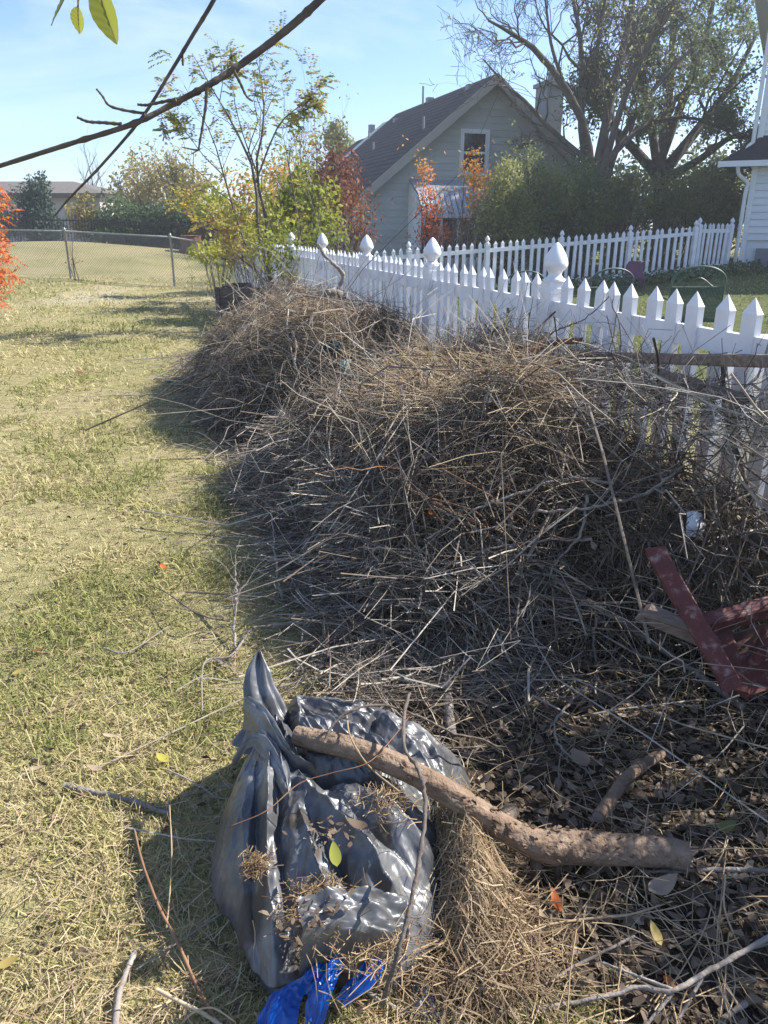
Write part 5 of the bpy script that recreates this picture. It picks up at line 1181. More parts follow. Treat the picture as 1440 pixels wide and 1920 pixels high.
# ------------------------------------------------------------------ cut wood near the bag
def flaky_log():
    root = thing('forked_log', 'thick peeling log lying across the silver bag with its cut end on the litter', 'log')
    p = [U(556, 1380, .315), U(640, 1398, .325), U(720, 1425, .315), U(800, 1462, .28), U(880, 1512, .22), U(950, 1556, .15), U(1010, 1583, .11), U(1085, 1588, .09), U(1180, 1594, .075), U(1240, 1598, .07), U(1288, 1606, .065)]
    n = 150; k = 40; P = interp(p, n)
    rad = np.interp(np.linspace(0, 1, n), [0, .03, .3, .55, .65, .72, .85, 1], [.025, .027, .028, .032, .040, .039, .036, .035])
    T = nrm(np.gradient(P, axis=0)); A_ = nrm(np.cross(T, ZZ)); B_ = np.cross(A_, T); a = np.linspace(0, 2 * np.pi, k, endpoint=False)
    uu, aa = np.meshgrid(np.linspace(0, 1, n), a, indexing='ij')
    cx_, cy_ = np.cos(aa) * 2.2, np.sin(aa) * 2.2
    flake = fbm(uu * 15 + cx_ * 1.3, cy_ * 1.3 + uu * 5, 4, 3); step = sst(.55, .58, flake) * sst(.02, .3, uu) * sst(1.02, .8, uu)
    rr = rad[:, None] * (1 + .06 * (fbm(uu * 9 + cx_, cy_, 3, 8) - .5)) + .0021 * step + .0012 * (vn(uu * 160, aa * 7, 5) - .5) - .0042 * sst(.90, 1.0, 1 - np.abs(2 * fbm(uu * 12 + cx_ * 3, cy_ * 3, 3, 41) - 1)) - .0024 * sst(.85, 1.0, 1 - np.abs(2 * fbm(uu * 45, cy_ * 2 + cx_ * 2, 2, 43) - 1))
    V = P[:, None] + rr[..., None] * (np.cos(aa)[..., None] * A_[:, None] + np.sin(aa)[..., None] * B_[:, None])
    i = np.arange(n * k).reshape(n, k); nx = np.roll(i, -1, 1); q = np.stack([i[:-1], nx[:-1], nx[1:], i[1:]], -1).reshape(-1, 4)
    mb = MB().add(V, q, tone=(1 - .42 * step).ravel()); o = mb.obj('bark', M['pink_bark'], root, True)
    for e, sg in ((0, -1), (n - 1, 1)):
        c = P[e] + T[e] * .004 * sg; ring = V[e]; m = MB().add(np.vstack([c[None], ring]), None, [[0, 1 + j, 1 + (j + 1) % k] for j in range(k)], tone=.2); m.obj('cut_end', M['grey_bark'], root)
    # loose flakes of bark
    r = np.random.default_rng(4); m_ = 130; ui = (n * (.15 + .72 * np.clip(r.beta(4, 2.2, m_), 0, 1))).astype(int); ai = (r.random(m_) * np.pi); aj = (ai / (2 * np.pi) * k).astype(int) % k
    nr = nrm(V[ui, aj] - P[ui]); d = nrm(T[ui] + nr * r.uniform(.0, .5, (m_, 1)) + rdir(m_, 1, r) * .5)
    mm = MB(); leaves(mm, V[ui, aj] + nr * .0015, r.uniform(.008, .022, m_), r.random(m_), .6, 1, .5, d); mm.obj('bark_flakes', M['pink_bark'], root, kind='stuff')
    for (x0, y0, z0), (x1, y1, z1), rr_ in (((1006, 1600, .09), (1002, 1662, .0), .014), ((1046, 1605, .08), (1044, 1655, .0), .008)):
        m = MB(); tubes(m, interp([U(x0, y0, z0), U((x0 + x1) / 2, (y0 + y1) / 2, (z0 + z1) / 2), U(x1, y1, z1)], 6), np.linspace(rr_, rr_ * .85, 6), 10, .3); m.obj('side_branch', M['bark'], root, True)
flaky_log()
def cutlog(name, label, pts, r0, r1, mat_='pink_bark', tone=.7, cat='log', group=None):
    n = 26; k = 14; P = interp(pts, n); r = np.random.default_rng(len(label)); mb = MB()
    ra = np.linspace(r0, r1, n) * (1 + .05 * r.normal(size=n)); tubes(mb, P, ra, k, tone)
    o = mb.obj(name, M[mat_], None, True, label=label, category=cat)
    for e, s_ in ((0, -1), (-1, 1)):
        T = nrm(P[e] - P[1 if e == 0 else -2]); c = P[e] + T * .002; a_ = nrm(np.cross(T, A3(.1, .2, 1))); b_ = np.cross(T, a_); ring = [c + ra[e] * .96 * (math.cos(w) * a_ + math.sin(w) * b_) for w in np.linspace(0, 2 * np.pi, 12, endpoint=False)]
        MB().add(np.vstack([[c], ring]), None, [[0, 1 + j, 1 + (j + 1) % 12] for j in range(12)], tone=.4).obj('cut_face', M['grey_bark'] if e == 0 else M['bark'], o)
    if group: o['group'] = group
    return o
cutlog('cut_branch', 'smooth tan cut branch slanting up behind the log end', [U(1122, 1532, .10), U(1150, 1492, .085), U(1178, 1455, .07), U(1240, 1412, .05)], .0165, .016)
cutlog('cut_branch', 'pale upright cut branch stub just behind the silver bag', [U(838, 1268, .05), U(840, 1310, .05), U(843, 1350, .03), U(848, 1380, .02)], .014, .017, 'grey_bark', .7)
cutlog('cut_branch', 'dark stub end seen below the log bend', [U(918, 1572, .07), U(925, 1560, .05), U(960, 1520, .03)], .024, .022, 'bark', .4)
stick('leaning_stick', 'tall reddish stick leaning over the log and down the bag', [U(768, 1300, .40), U(757, 1345, .41), U(760, 1405, .40), U(783, 1440, .38), U(797, 1490, .36), U(792, 1580, .34), U(775, 1670, .30), U(748, 1780, .24), U(716, 1885, .12)], .0044, .0048, 'bark', .9, kn=.0012, n=60, shoots=0, knots=5)
stick('curved_twig', 'grey twig arching over the upper end of the log', [U(608, 1392, .35), U(628, 1355, .38), U(665, 1330, .40), (U(720, 1322, .39)), U(790, 1345, .36), U(850, 1375, .28), U(900, 1385, .22), U(935, 1400, .15)], .0042, .002, 'bark', .7, kn=.001, n=40, shoots=4, sl=.12)
stick('curved_twig', 'pale thin twig curving across the log on to the bag', [U(650, 1342, .37), U(655, 1375, .37), U(672, 1410, .36), U(700, 1445, .34), U(748, 1484, .31)], .0025, .0022, 'straw', .4, n=30)
stick('curved_twig', 'hair thin brown twig trailing over the middle of the bag', [U(770, 1340, .38), U(735, 1385, .36), U(690, 1430, .36), U(620, 1450, .35), U(560, 1470, .34), U(500, 1520, .33), U(430, 1550, .32)], .0014, .0010, 'red_twig', .3, n=40)
# branches in the near right foreground
gF = 'sticks on the litter in front'
stick('fallen_branch', 'long pale forked branch rising to the lower right corner', [U(690, 1862, .03), U(780, 1900, .02), U(980, 1893, .02), U(1130, 1870, .04), U(1200, 1851, .05), U(1260, 1858, .06), U(1330, 1820, .07), U(1400, 1780, .09), U(1480, 1735, .11)], .003, .0065, 'grey_bark', .75, kn=.001, n=50, group=gF)
stick('fallen_branch', 'thin brown branch slanting up from the straw towards the log', [U(900, 1853, .02), U(1010, 1846, .03), U(1100, 1800, .04), U(1190, 1755, .05)], .0035, .003, 'grey_bark', .4, kn=.001, group=gF, shoots=3, sl=.2)
stick('fallen_branch', 'side fork of the long pale branch running down right', [U(1130, 1805, .04), U(1200, 1832, .05), U(1262, 1856, .06)], .0025, .004, 'grey_bark', .8, group=gF)
stick('fallen_branch', 'pale spur dropping from the fork to the bottom of the view', [U(1262, 1862, .055), U(1230, 1900, .03), U(1200, 1935, .01)], .004, .0035, 'grey_bark', .8, group=gF)
stick('fallen_branch', 'second pale spur right of the fork', [U(1318, 1830, .06), U(1290, 1880, .03), U(1265, 1925, .01)], .004, .004, 'grey_bark', .7, group=gF)
stick('fallen_branch', 'straight grey stick below the cut end of the log', [U(1200, 1635, .02), U(1290, 1632, .025), U(1360, 1630, .03), U(1470, 1634, .03)], .004, .006, 'grey_bark', .85, kn=.0006, group=gF)
stick('fallen_branch', 'long straw coloured stalk across the litter below the log', [U(1000, 1738, .03), U(1100, 1723, .04), U(1180, 1715, .04), U(1260, 1690, .03)], .003, .002, 'straw', .8, group=gF)
stick('fallen_branch', 'curved pale stalk bending at the right edge of the litter', [U(1360, 1640, .05), U(1358, 1700, .05), U(1380, 1760, .03), U(1400, 1790, .02)], .002, .002, 'straw', .9, group=gF)
stick('fallen_branch', 'knobbly stick end poking in at the bottom right', [U(1400, 1880, .03), U(1365, 1905, .02), U(1340, 1940, .01)], .006, .006, 'grey_bark', .6, group=gF)
stick('fallen_branch', 'crooked grey root like stick above the tan cut branch', [U(1100, 1290, .03), U(1045, 1345, .06), U(1045, 1390, .05), U(1080, 1430, .03), U(1110, 1450, .02)], .005, .003, 'grey_bark', .6, kn=.002, group=gF, shoots=3, sl=.3)
# lawn sticks
gL = 'sticks lying on the lawn'
stick('lawn_stick', 'knotted dark grey stick lying on the lawn left of the bag', [U(120, 1472, .025), U(160, 1482, .02), U(220, 1494, .02), U(320, 1526, .015)], .008, .0055, 'grey_bark', .35, kn=.002, group=gL, knots=4)
stick('lawn_stick', 'bleached curved stick in the shadow at the bottom', [U(253, 1784, .03), U(236, 1825, .025), U(222, 1870, .02), U(215, 1945, .015)], .0055, .0075, 'grey_bark', 1.0, group=gL)
stick('lawn_stick', 'pale straight stick pointing right beside the bleached curved one', [U(294, 1855, .04), U(340, 1880, .035), U(380, 1900, .03), U(450, 1945, .02)], .004, .004, 'straw', 1.0, group=gL)
stick('lawn_stick', 'reddish weed stem leaning through the shadow of the bag', [U(252, 1555, .10), U(268, 1620, .10), U(298, 1700, .08), U(330, 1760, .06), U(370, 1850, .03), U(420, 1940, .01)], .002, .005, 'red_twig', .9, group=gL, shoots=3, sl=.25, sang=.35)
stick('lawn_stick', 'upright thin weed stalk beside the reddish stem', [U(318, 1510, .12), U(322, 1600, .10), U(318, 1680, .07), U(312, 1740, .05)], .0015, .002, 'straw', .6, group=gL)
stick('lawn_stick', 'fine arched twig by the yellow leaf on the lawn', [U(310, 1442, .03), U(350, 1460, .045), U(385, 1480, .035), U(408, 1498, .02)], .0025, .0018, 'grey_bark', .7, group=gL)
stick('lawn_stick', 'thin twig crossing the bottom of the shadow', [U(420, 1710, .03), U(360, 1750, .03), U(255, 1818, .03)], .002, .0015, 'grey_bark', .7, group=gL)
stick('lawn_stick', 'short upright straw standing in the shadow', [U(135, 1840, .01), U(138, 1868, .02), U(140, 1895, .02)], .0015, .002, 'straw', 1, group=gL)
stick('lawn_stick', 'tan curved stalk beside the blue ribbon', [U(340, 1920, .02), U(365, 1897, .05), U(400, 1890, .06), U(440, 1915, .04)], .002, .0016, 'straw', .9, group=gL)
stick('lawn_stick', 'pale twigs lying on the lawn level with the crooked branch', [U(195, 1215, .02), U(240, 1222, .03), U(315, 1175, .02)], .003, .002, 'grey_bark', .8, group=gL, shoots=3)
stick('lawn_stick', 'dark twig arching on to the lawn from the brush edge', [SH(430, 1165, .02), U(370, 1150, .08), U(310, 1110, .06), U(275, 1095, .03)], .004, .002, 'bark', .6, group=gL, shoots=4, sl=.3)
stick('lawn_stick', 'thin long stem trailing over the lawn towards the dark twig', [SH(470, 1080, .02), U(430, 1062, .06), U(380, 1045, .04), U(340, 1035, .02)], .0025, .0015, 'bark', .8, group=gL)

# ------------------------------------------------------------------ garbage bag
def bag():
    root = thing('garbage_bag', 'crumpled silver grey garbage bag with blue drawstring lying on the grass', 'bag')
    # plan outline (world x, y) and dome
    ctrl = [U(*p) for p in ((395, 1660, .10), (388, 1560, .15), (425, 1450, .17), (462, 1395, .16), (468, 1330, .2), (500, 1270, .26), (560, 1262, .24), (640, 1275, .22), (720, 1305, .2), (800, 1345, .17), (850, 1400, .12), (885, 1465, .06),
                              (880, 1530, .03), (860, 1600, .02), (850, 1690, .02), (838, 1770, .02), (800, 1835, .015), (700, 1880, .01), (600, 1860, .02), (500, 1885, .02), (455, 1810, .03), (430, 1740, .05))]
    oc = interp(np.vstack([ctrl, ctrl[:1]]), 360)[:-1, :2]; C = oc.mean(0) + A3(-.01, .0)
    th = np.arctan2(oc[:, 1] - C[1], oc[:, 0] - C[0]); rd = np.hypot(*(oc - C).T); o_ = np.argsort(th); th, rd = th[o_], rd[o_]
    nr_, na = 240, 520
    a = np.linspace(-np.pi, np.pi, na, endpoint=False); Rm = np.interp(a, np.r_[th - 2 * np.pi, th, th + 2 * np.pi], np.r_[rd, rd, rd])
    ro = np.linspace(0, 1, nr_) ** .85
    RO, AA = np.meshgrid(ro, a, indexing='ij'); X = C[0] + RO * Rm * np.cos(AA); Y = C[1] + RO * Rm * np.sin(AA)
    # overall height over the plan
    top = .27 + .03 * np.cos((Y - 1.75) * 4) - .10 * sst(-.05, .30, X) - .07 * sst(1.45, 1.1, Y)
    Z = top * np.clip(1 - RO ** 3.2, 0, 1) ** .5
    def pl(*pts, z=.28): return np.array([U(x, y, z)[:2] for x, y in pts])
    def dist(path):
        D = np.full(X.shape, 9.); Uu = np.zeros(X.shape); tot = 0; seg = np.linalg.norm(np.diff(path, axis=0), axis=1); Ls = seg.sum()
        for p, q, l in zip(path[:-1], path[1:], seg):
            vx, vy = q - p; tt = np.clip(((X - p[0]) * vx + (Y - p[1]) * vy) / l ** 2, 0, 1); d = np.hypot(X - p[0] - tt * vx, Y - p[1] - tt * vy)
            m = d < D; D = np.where(m, d, D); Uu = np.where(m, (tot + tt * l) / Ls, Uu); tot += l
        return D, Uu
    # domain warp for natural edges
    wx = .018 * (fbm(X * 14, Y * 14, 3, 1) - .5); wy = .018 * (fbm(X * 14, Y * 14, 3, 2) - .5); X0, Y0 = X, Y; X = X + wx; Y = Y + wy
    feats = [  # (polyline px, width, height)
        (((478, 1250), (500, 1320), (530, 1390), (575, 1440)), .016, .035), (((545, 1260), (560, 1330), (555, 1400)), .012, .03), (((510, 1262), (545, 1350), (570, 1430), (640, 1470)), .013, -.045),
        (((455, 1400), (500, 1370), (520, 1420), (535, 1480), (540, 1500)), .014, .03), (((470, 1420), (450, 1500), (455, 1600), (460, 1700)), .022, .02), (((505, 1400), (500, 1480), (498, 1560), (505, 1640), (515, 1720), (510, 1800)), .015, .035),
        (((478, 1440), (473, 1520), (470, 1600), (478, 1680), (490, 1760)), .016, -.05), (((520, 1430), (522, 1520), (530, 1600), (535, 1700)), .012, -.04),
        (((545, 1460), (600, 1490), (660, 1530), (730, 1580), (770, 1620), (785, 1680)), .016, .035), (((590, 1450), (680, 1475), (760, 1500), (830, 1530)), .016, .03), (((560, 1440), (640, 1455), (720, 1470), (840, 1500)), .014, -.06),
        (((575, 1500), (630, 1550), (690, 1620), (740, 1670)), .018, -.05), (((560, 1500), (600, 1580), (640, 1620), (700, 1650), (720, 1720)), .015, .032), (((640, 1490), (720, 1530), (800, 1560)), .012, -.028),
        (((620, 1300), (680, 1320), (760, 1335), (820, 1370), (870, 1440)), .018, .02), (((600, 1340), (640, 1330), (690, 1310), (700, 1305)), .012, .025), (((585, 1345), (650, 1360), (720, 1375), (760, 1400), (800, 1450)), .015, -.03),
        (((720, 1350), (760, 1370), (800, 1400), (850, 1460)), .012, .022), (((620, 1370), (700, 1390), (740, 1420)), .014, .025), (((640, 1290), (700, 1330), (690, 1380)), .01, -.02), (((820, 1380), (840, 1440), (880, 1480)), .009, .015),
        (((540, 1600), (560, 1650), (600, 1680), (650, 1660)), .022, -.05), (((530, 1660), (560, 1740), (620, 1780), (700, 1760)), .03, -.06), (((545, 1700), (555, 1780), (560, 1840)), .012, .025), (((640, 1700), (690, 1760), (720, 1820)), .014, .028),
        (((720, 1690), (740, 1750), (745, 1840)), .012, -.03), (((760, 1640), (770, 1720), (790, 1800)), .014, .025), (((590, 1740), (600, 1800), (600, 1850)), .01, .02), (((455, 1700), (480, 1780), (500, 1850)), .014, .03), (((430, 1600), (440, 1700), (480, 1800)), .012, -.018),
        (((800, 1560), (820, 1640), (830, 1720)), .016, .02)]
    env = np.clip(1 - RO ** 5, 0, 1)
    for pts, w, h in feats:
        D, u = dist(interp(np.column_stack([pl(*pts), np.zeros(len(pts))]), 24)[:, :2]); e = np.sin(np.clip(u, .02, .98) * np.pi) ** .4
        prof = np.exp(-(D / w) ** .9) if h > 0 else np.exp(-(D / w) ** 1.2)
        Z += h * 1.0 * prof * e * env
    # crinkles: ridged noise stretched away from the neck
    nk = U(500, 1270, .3)[:2]; ang = np.arctan2(Y - nk[1], X - nk[0]); dr = np.hypot(X - nk[0], Y - nk[1])
    rid = 1 - np.abs(2 * fbm(ang * 7 + 3, dr * 5, 3, 44) - 1); Z += (.022 * (rid ** 3 - .3) * env) * sst(.05, .2, dr)
    rb = np.random.default_rng(63); cr_ = 0
    for wl in (.17, .13, .10, .085, .07, .06, .05, .042, .036, .030, .026, .022):
        an_ = rb.uniform(0, np.pi); wp = .35 * wl * fbm(X / wl * .6 + rb.random() * 9, Y / wl * .6, 2, int(wl * 1000))
        ph = (X * math.cos(an_) + Y * math.sin(an_) + 2.2 * wp) / wl + rb.random(); tri = np.abs(2 * (ph - np.floor(ph + .5)))
        msk = sst(.38, .62, fbm(X / wl * .35 + 5, Y / wl * .35, 2, int(wl * 777))); cr_ = cr_ + tri * wl * .12 * msk
    Z += (cr_ - .035) * env
    # side wall folds
    wob = 1 + (.05 * (fbm(np.cos(AA) * 6 + 3, np.sin(AA) * 6, 3, 47) - .5) + .03 * (np.abs(fbm(np.cos(AA) * 16, np.sin(AA) * 16, 2, 48) - .5))) * RO ** 2
    X1 = C[0] + (X0 - C[0]) * wob; Y1 = C[1] + (Y0 - C[1]) * wob
    Z = np.maximum(Z, .003 + .01 * (1 - RO)); Z += GH(X1, Y1) * .6
    V = np.stack([X1, Y1, Z], -1)
    # lower skirt pulled in so that the bag bellies out
    bul = sst(.80, 1.0, RO); V[..., 0] -= (V[..., 0] - C[0]) * .09 * bul * (Z < .05); V[..., 1] -= (V[..., 1] - C[1]) * .05 * bul * (Z < .05)
    dirt = np.zeros(X.shape)
    for px, py, s_ in ((470, 1640, .05), (590, 1700, .075), (650, 1730, .06), (560, 1560, .03), (720, 1560, .03), (700, 1500, .03)):
        q = U(px, py, .22); dirt += np.exp(-(((X - q[0]) ** 2 + (Y - q[1]) ** 2) / s_ ** 2)) 
    dirt = np.clip(sst(.45, .75, dirt * (.5 + fbm(X * 40, Y * 40, 4, 50))), 0, 1) * .8
    i = np.arange(nr_ * na).reshape(nr_, na); nx = np.roll(i, -1, 1); q = np.stack([i[:-1], i[1:], nx[1:], nx[:-1]], -1).reshape(-1, 4)
    me = MB().add(V, q, tone=dirt.ravel()).mesh('film', M['bag'], True)
    fa = me.attributes.new('fold', 'FLOAT_VECTOR', 'POINT'); fa.data.foreach_set('vector', np.stack([ang * .55 + .3 * X, dr * .38, Z * 0], -1).astype(np.float32).ravel()); link('film', me, root)
    # twisted neck standing up at the back corner
    n = 60; k = 64; bp = U(505, 1345, .25); tp = U(487, 1222, .40); P = interp([bp + A3(0, -.03, -.06), bp + A3(-.005, 0, .0), (bp + tp) / 2 + A3(-.015, 0, 0), tp], n)
    uu, aa = np.meshgrid(np.linspace(0, 1, n), np.linspace(0, 2 * np.pi, k, endpoint=False), indexing='ij')
    rr = np.interp(uu, [0, .25, .55, .8, 1], [.085, .052, .042, .028, .002]) * (1 + .28 * np.abs(np.sin(aa * 3.5 + uu * 3)) + .10 * (vn(aa * 5, uu * 9, 3) - .5))
    V = P[:, None] + np.stack([np.cos(aa) * rr * .95, np.sin(aa) * rr * .55, .012 * np.sin(aa * 3 + uu * 4) * uu], -1)
    i = np.arange(n * k).reshape(n, k); nx = np.roll(i, -1, 1); q = np.stack([i[:-1], nx[:-1], nx[1:], i[1:]], -1).reshape(-1, 4)
    MB().add(V, q, tone=0).obj('neck', M['bag'], root, True)
    # folded-over flap below the neck
    def sheet(name, edgeA, edgeB, sag, mat_, n=50, m=16, amp=.006, parent=root, seed=1, th=0):
        a_ = interp(edgeA, n); b_ = interp(edgeB, n); u, v = np.meshgrid(np.linspace(0, 1, n), np.linspace(0, 1, m), indexing='ij')
        V = a_[:, None] * (1 - v[..., None]) + b_[:, None] * v[..., None]; V[..., 2] += sag * np.sin(v * np.pi) + amp * (fbm(u * 9, v * 7, 3, seed) - .5) * 2 + amp * np.abs(np.sin(v * 9 + 3 * fbm(u * 3, v * 2, 2, seed)))
        V[..., 0] += amp * (fbm(u * 6, v * 6, 2, seed + 7) - .5)
        i = np.arange(n * m).reshape(n, m); q = np.stack([i[:-1, :-1], i[1:, :-1], i[1:, 1:], i[:-1, 1:]], -1).reshape(-1, 4)
        MB().add(V, q, tone=0).obj(name, M[mat_], parent, True)
    sheet('flap', [U(455, 1395, .27), U(500, 1375, .31), U(540, 1440, .30), U(545, 1505, .27)], [U(430, 1450, .2), U(470, 1405, .27), U(508, 1450, .28), U(540, 1512, .26)], .015, 'bag', seed=3)
    sheet('flap', [U(462, 1300, .30), U(500, 1330, .33), U(540, 1400, .33), U(560, 1430, .30)], [U(455, 1370, .24), U(490, 1390, .28), U(530, 1440, .27), U(600, 1460, .28)], .02, 'bag', seed=5)
    sheet('hem', [U(560, 1690, .26), U(570, 1770, .20), U(560, 1850, .07)], [U(760, 1690, .18), U(765, 1760, .14), U(740, 1850, .04)], .03, 'bag', 70, 60, .012, seed=9)
    # blue drawstring ribbons
    sheet('drawstring', [U(600, 1800, .12), U(560, 1840, .10), U(520, 1862, .06), U(488, 1905, .04), U(480, 1960, .02)], [U(620, 1815, .11), U(590, 1862, .09), U(565, 1880, .06), U(555, 1915, .05), U(540, 1965, .02)], .02, 'blue', 50, 14, .009, seed=11)
    sheet('drawstring', [U(625, 1790, .13), U(600, 1830, .12), U(578, 1870, .10), U(575, 1930, .05)], [U(650, 1800, .12), U(630, 1850, .11), U(615, 1890, .09), U(600, 1940, .04)], .015, 'blue', 50, 14, .009, seed=12)
    sheet('drawstring', [U(700, 1790, .12), U(665, 1830, .10), U(625, 1880, .06)], [U(730, 1800, .10), U(700, 1850, .08), U(650, 1895, .05)], .012, 'blue', 40, 12, .007, seed=13)
bag()
def on_bag(n, c, rad, seed, Lr, zz=.24):
    r = np.random.default_rng(seed); q = U(*c, zz); return q + r.normal(size=(n, 3)) * A3(rad, rad, .008), r
def debris(label, c, rad, n, zz, seed, mat_='straw', tone=(.0, .7), Lr=(.03, .12)):
    P0, r = on_bag(n, c, rad, seed, Lr, zz); D = rdir(n, .35, r); ln = r.uniform(*Lr, n); u = np.linspace(-.5, .5, 4)[None, :, None]
    P = P0[:, None] + D[:, None] * ln[:, None, None] * u + rdir(n, .5, r)[:, None] * (ln * .5)[:, None, None] * (u ** 2)
    mb = MB(); tubes(mb, P, np.full(P.shape[:2], .0009), 3, r.uniform(*tone, n), False); mb.obj('dead_grass', M[mat_], kind='stuff', label=label)
debris('matted dead grass in the hollow of the bag', (600, 1700), .034, 520, .205, 1, tone=(.0, .4), Lr=(.02, .08))
debris('tuft of brown dead grass on the left fold of the bag', (480, 1620), .013, 240, .225, 2, tone=(.0, .35), Lr=(.015, .045))
debris('dry grass scraps lodged under the log on the bag', (720, 1500), .03, 160, .28, 3, tone=(.1, .6), Lr=(.02, .06))
debris('brown grass bits along the lower hem of the bag', (700, 1760), .05, 200, .16, 4, tone=(.1, .8), Lr=(.03, .14))
r_ = np.random.default_rng(77)
for c, n, lab, mt in (((620, 1560), 40, 'crumbled dead leaves on the middle of the bag', 'leaf'), ((590, 1720), 60, 'dark leaf crumbs in the bag hollow', 'leaf')):
    q = U(*c, .255) + r_.normal(size=(n, 3)) * A3(.035, .03, .006); mb = MB(); leaves2(mb, q, r_.uniform(.008, .026, n), r_.random(n) * .7, .5, .5, r=r_); mb.obj('leaf_crumbs', M[mt], kind='stuff', label=lab)
# straw heap leaning on the right side of the bag
def strawheap():
    r = np.random.default_rng(55); n = 2600
    top = U(850, 1560, .16); bot = U(900, 1850, .02)
    u = r.random(n); c = top[None] * (1 - u[:, None]) + bot[None] * u[:, None]
    c = c + np.stack([r.normal(size=n) * (.03 + .045 * u), r.normal(size=n) * .05, r.normal(size=n) * .01], 1)
    d = nrm(np.stack([.15 + r.normal(size=n) * .75, -.8 + r.normal(size=n) * .75, -.1 + r.normal(size=n) * .3], 1)); ln = r.uniform(.04, .22, n); w = np.linspace(-.5, .5, 6)[None, :, None]
    side = nrm(np.cross(d, A3(0, 0, 1)))[:, None]
    P = c[:, None] + d[:, None] * ln[:, None, None] * w + side * (r.normal(size=n) * .35 * ln)[:, None, None] * (w ** 2 * 4) + A3(0, 0, -.25) * (w ** 2) * ln[:, None, None]
    P += r.normal(size=P.shape) * .003
    hh = .17 * np.exp(-((P[..., 0] - .18 - .1 * (1.5 - P[..., 1])) / .09) ** 2) * sst(1.0, 1.5, P[..., 1]) * sst(1.85, 1.55, P[..., 1])
    P[..., 2] = np.maximum(hh * r.uniform(.7, 1.15, (n, 1)), P[..., 2] * .3) + .012 + .05 * r.random((n, 1)) ** 2 + d[:, 2:3] * ln[:, None] * w[..., 0] * .6
    mb = MB(); tubes(mb, P, np.full(P.shape[:2], .0011) * r.uniform(.5, 1.3, (n, 1)), 3, r.uniform(.15, .85, n), False)
    root = thing('straw_heap', 'golden heap of dried grass slumped against the right side of the bag', 'straw')
    mb.obj('straw', M['straw'], root, kind='stuff')
    n = 90; P0 = np.stack([r.uniform(0.02, .8, n), r.uniform(.95, 1.55, n), np.full(n, .03)], 1); D = rdir(n, .1, r); ln = r.uniform(.15, .5, n); w = np.linspace(-.5, .5, 6)[None, :, None]
    P = P0[:, None] + D[:, None] * ln[:, None, None] * w + rdir(n, .6, r)[:, None] * (.25 * ln)[:, None, None] * (w ** 2 * 2); P[..., 2] = np.maximum(P[..., 2], .01)
    mb = MB(); tubes(mb, P, np.full(P.shape[:2], .0014), 4, r.uniform(.5, 1, n), False); mb.obj('long_straw', M['straw'], kind='stuff', label='long loose straws crossing the litter in the near foreground')
strawheap()

# ------------------------------------------------------------------ single leaves and scraps
def one_leaf(label, p, size, m_, tone, az=0, asp=.55, tilt=.2, curl=.3, grp='single fallen leaves'):
    n = 9; u = np.linspace(0, 1, n); w = np.sin(u ** .8 * np.pi) ** .8 * asp * .5
    V = []
    for i in range(n):
        z = curl * (u[i] - .5) ** 2 * size + tilt * u[i] * size
        for sg, h in ((-1, .12), (0, 0), (1, .12)): V.append((sg * w[i] * size, u[i] * size, z + h * size * abs(sg) * w[i] * 2))
    V = np.array(V); c, s_ = math.cos(az), math.sin(az); V[:, :2] = V[:, :2] @ np.array([[c, s_], [-s_, c]])
    q = [[i*3+j, i*3+j+1, (i+1)*3+j+1, (i+1)*3+j] for i in range(n - 1) for j in range(2)]
    return MB().add(V, q, tone=tone).obj('fallen_leaf', M[m_], None, True, loc=p, label=label, category='leaf', group=grp)
one_leaf('bright yellow leaf on the lawn above the fine arched twig', U(316, 1430, .025), .05, 'yg_leaf', 1, 1.0)
one_leaf('mustard yellow leaf at the very left in the sunlit lawn', U(-5, 1815, .03), .045, 'gold_leaf', .8, -1.2)
one_leaf('yellow leaf on the lawn high up near the straw patch', U(22, 1266, .02), .05, 'gold_leaf', .8, -1)
one_leaf('yellow green curled leaf lying on the bag centre', U(632, 1628, .275), .055, 'yg_leaf', .6, .2, .45, .3)
one_leaf('red leaf on the lawn left of the brush', U(60, 1222, .02), .05, 'red_leaf', .6, -1.5, .4)
one_leaf('small crimson leaf beside a green tuft far up the lawn', U(155, 702, .03), .12, 'red_leaf', .6, 1)
one_leaf('orange leaf scrap near the brush edge of the lawn', U(308, 1068, .02), .05, 'orange_leaf', .3, .5)
one_leaf('tan folded leaf on the lawn right of the yellow one', U(192, 1445, .02), .05, 'leaf', .95, 1.4, .45)
one_leaf('long tan leaf pointing at the knotted stick', U(48, 1445, .02), .06, 'straw', .8, -1.5, .3)
one_leaf('tan narrow leaf on the lawn above the tan folded one', U(192, 1378, .02), .07, 'straw', .9, -2.0, .22)
one_leaf('rusty orange leaf standing in the litter below the log', U(1050, 1715, .02), .045, 'orange_leaf', .35, .3, .5, .8)
one_leaf('orange leaf under the fork of the pale branch', U(1268, 1852, .03), .03, 'orange_leaf', .4, .8, .7)
one_leaf('yellow leaf in the litter right of centre', U(1240, 1775, .03), .045, 'gold_leaf', .9, .3, .5, .6)
one_leaf('small yellow leaf beside the straw stalks', U(1055, 1790, .03), .03, 'gold_leaf', .9, 1.2)
one_leaf('large pale dry leaf below the grey stick', U(1215, 1680, .03), .08, 'leaf', 1, -1.2, .6, .3, .8)
one_leaf('large brown leaf beside the crooked root stick', U(1100, 1440, .03), .07, 'leaf', .7, .4, .8)
one_leaf('greenish leaf on dark litter at the right', U(1345, 1560, .03), .06, 'olive_leaf', .5, -1.2, .6)
one_leaf('curled brown leaf on the silver film near the log', U(690, 1555, .285), .05, 'leaf', .35, 1.4, .5, .3, .9)
one_leaf('orange leaf caught in the middle of the nearer heap', SH(812, 968, .03), .04, 'orange_leaf', .45, .3)
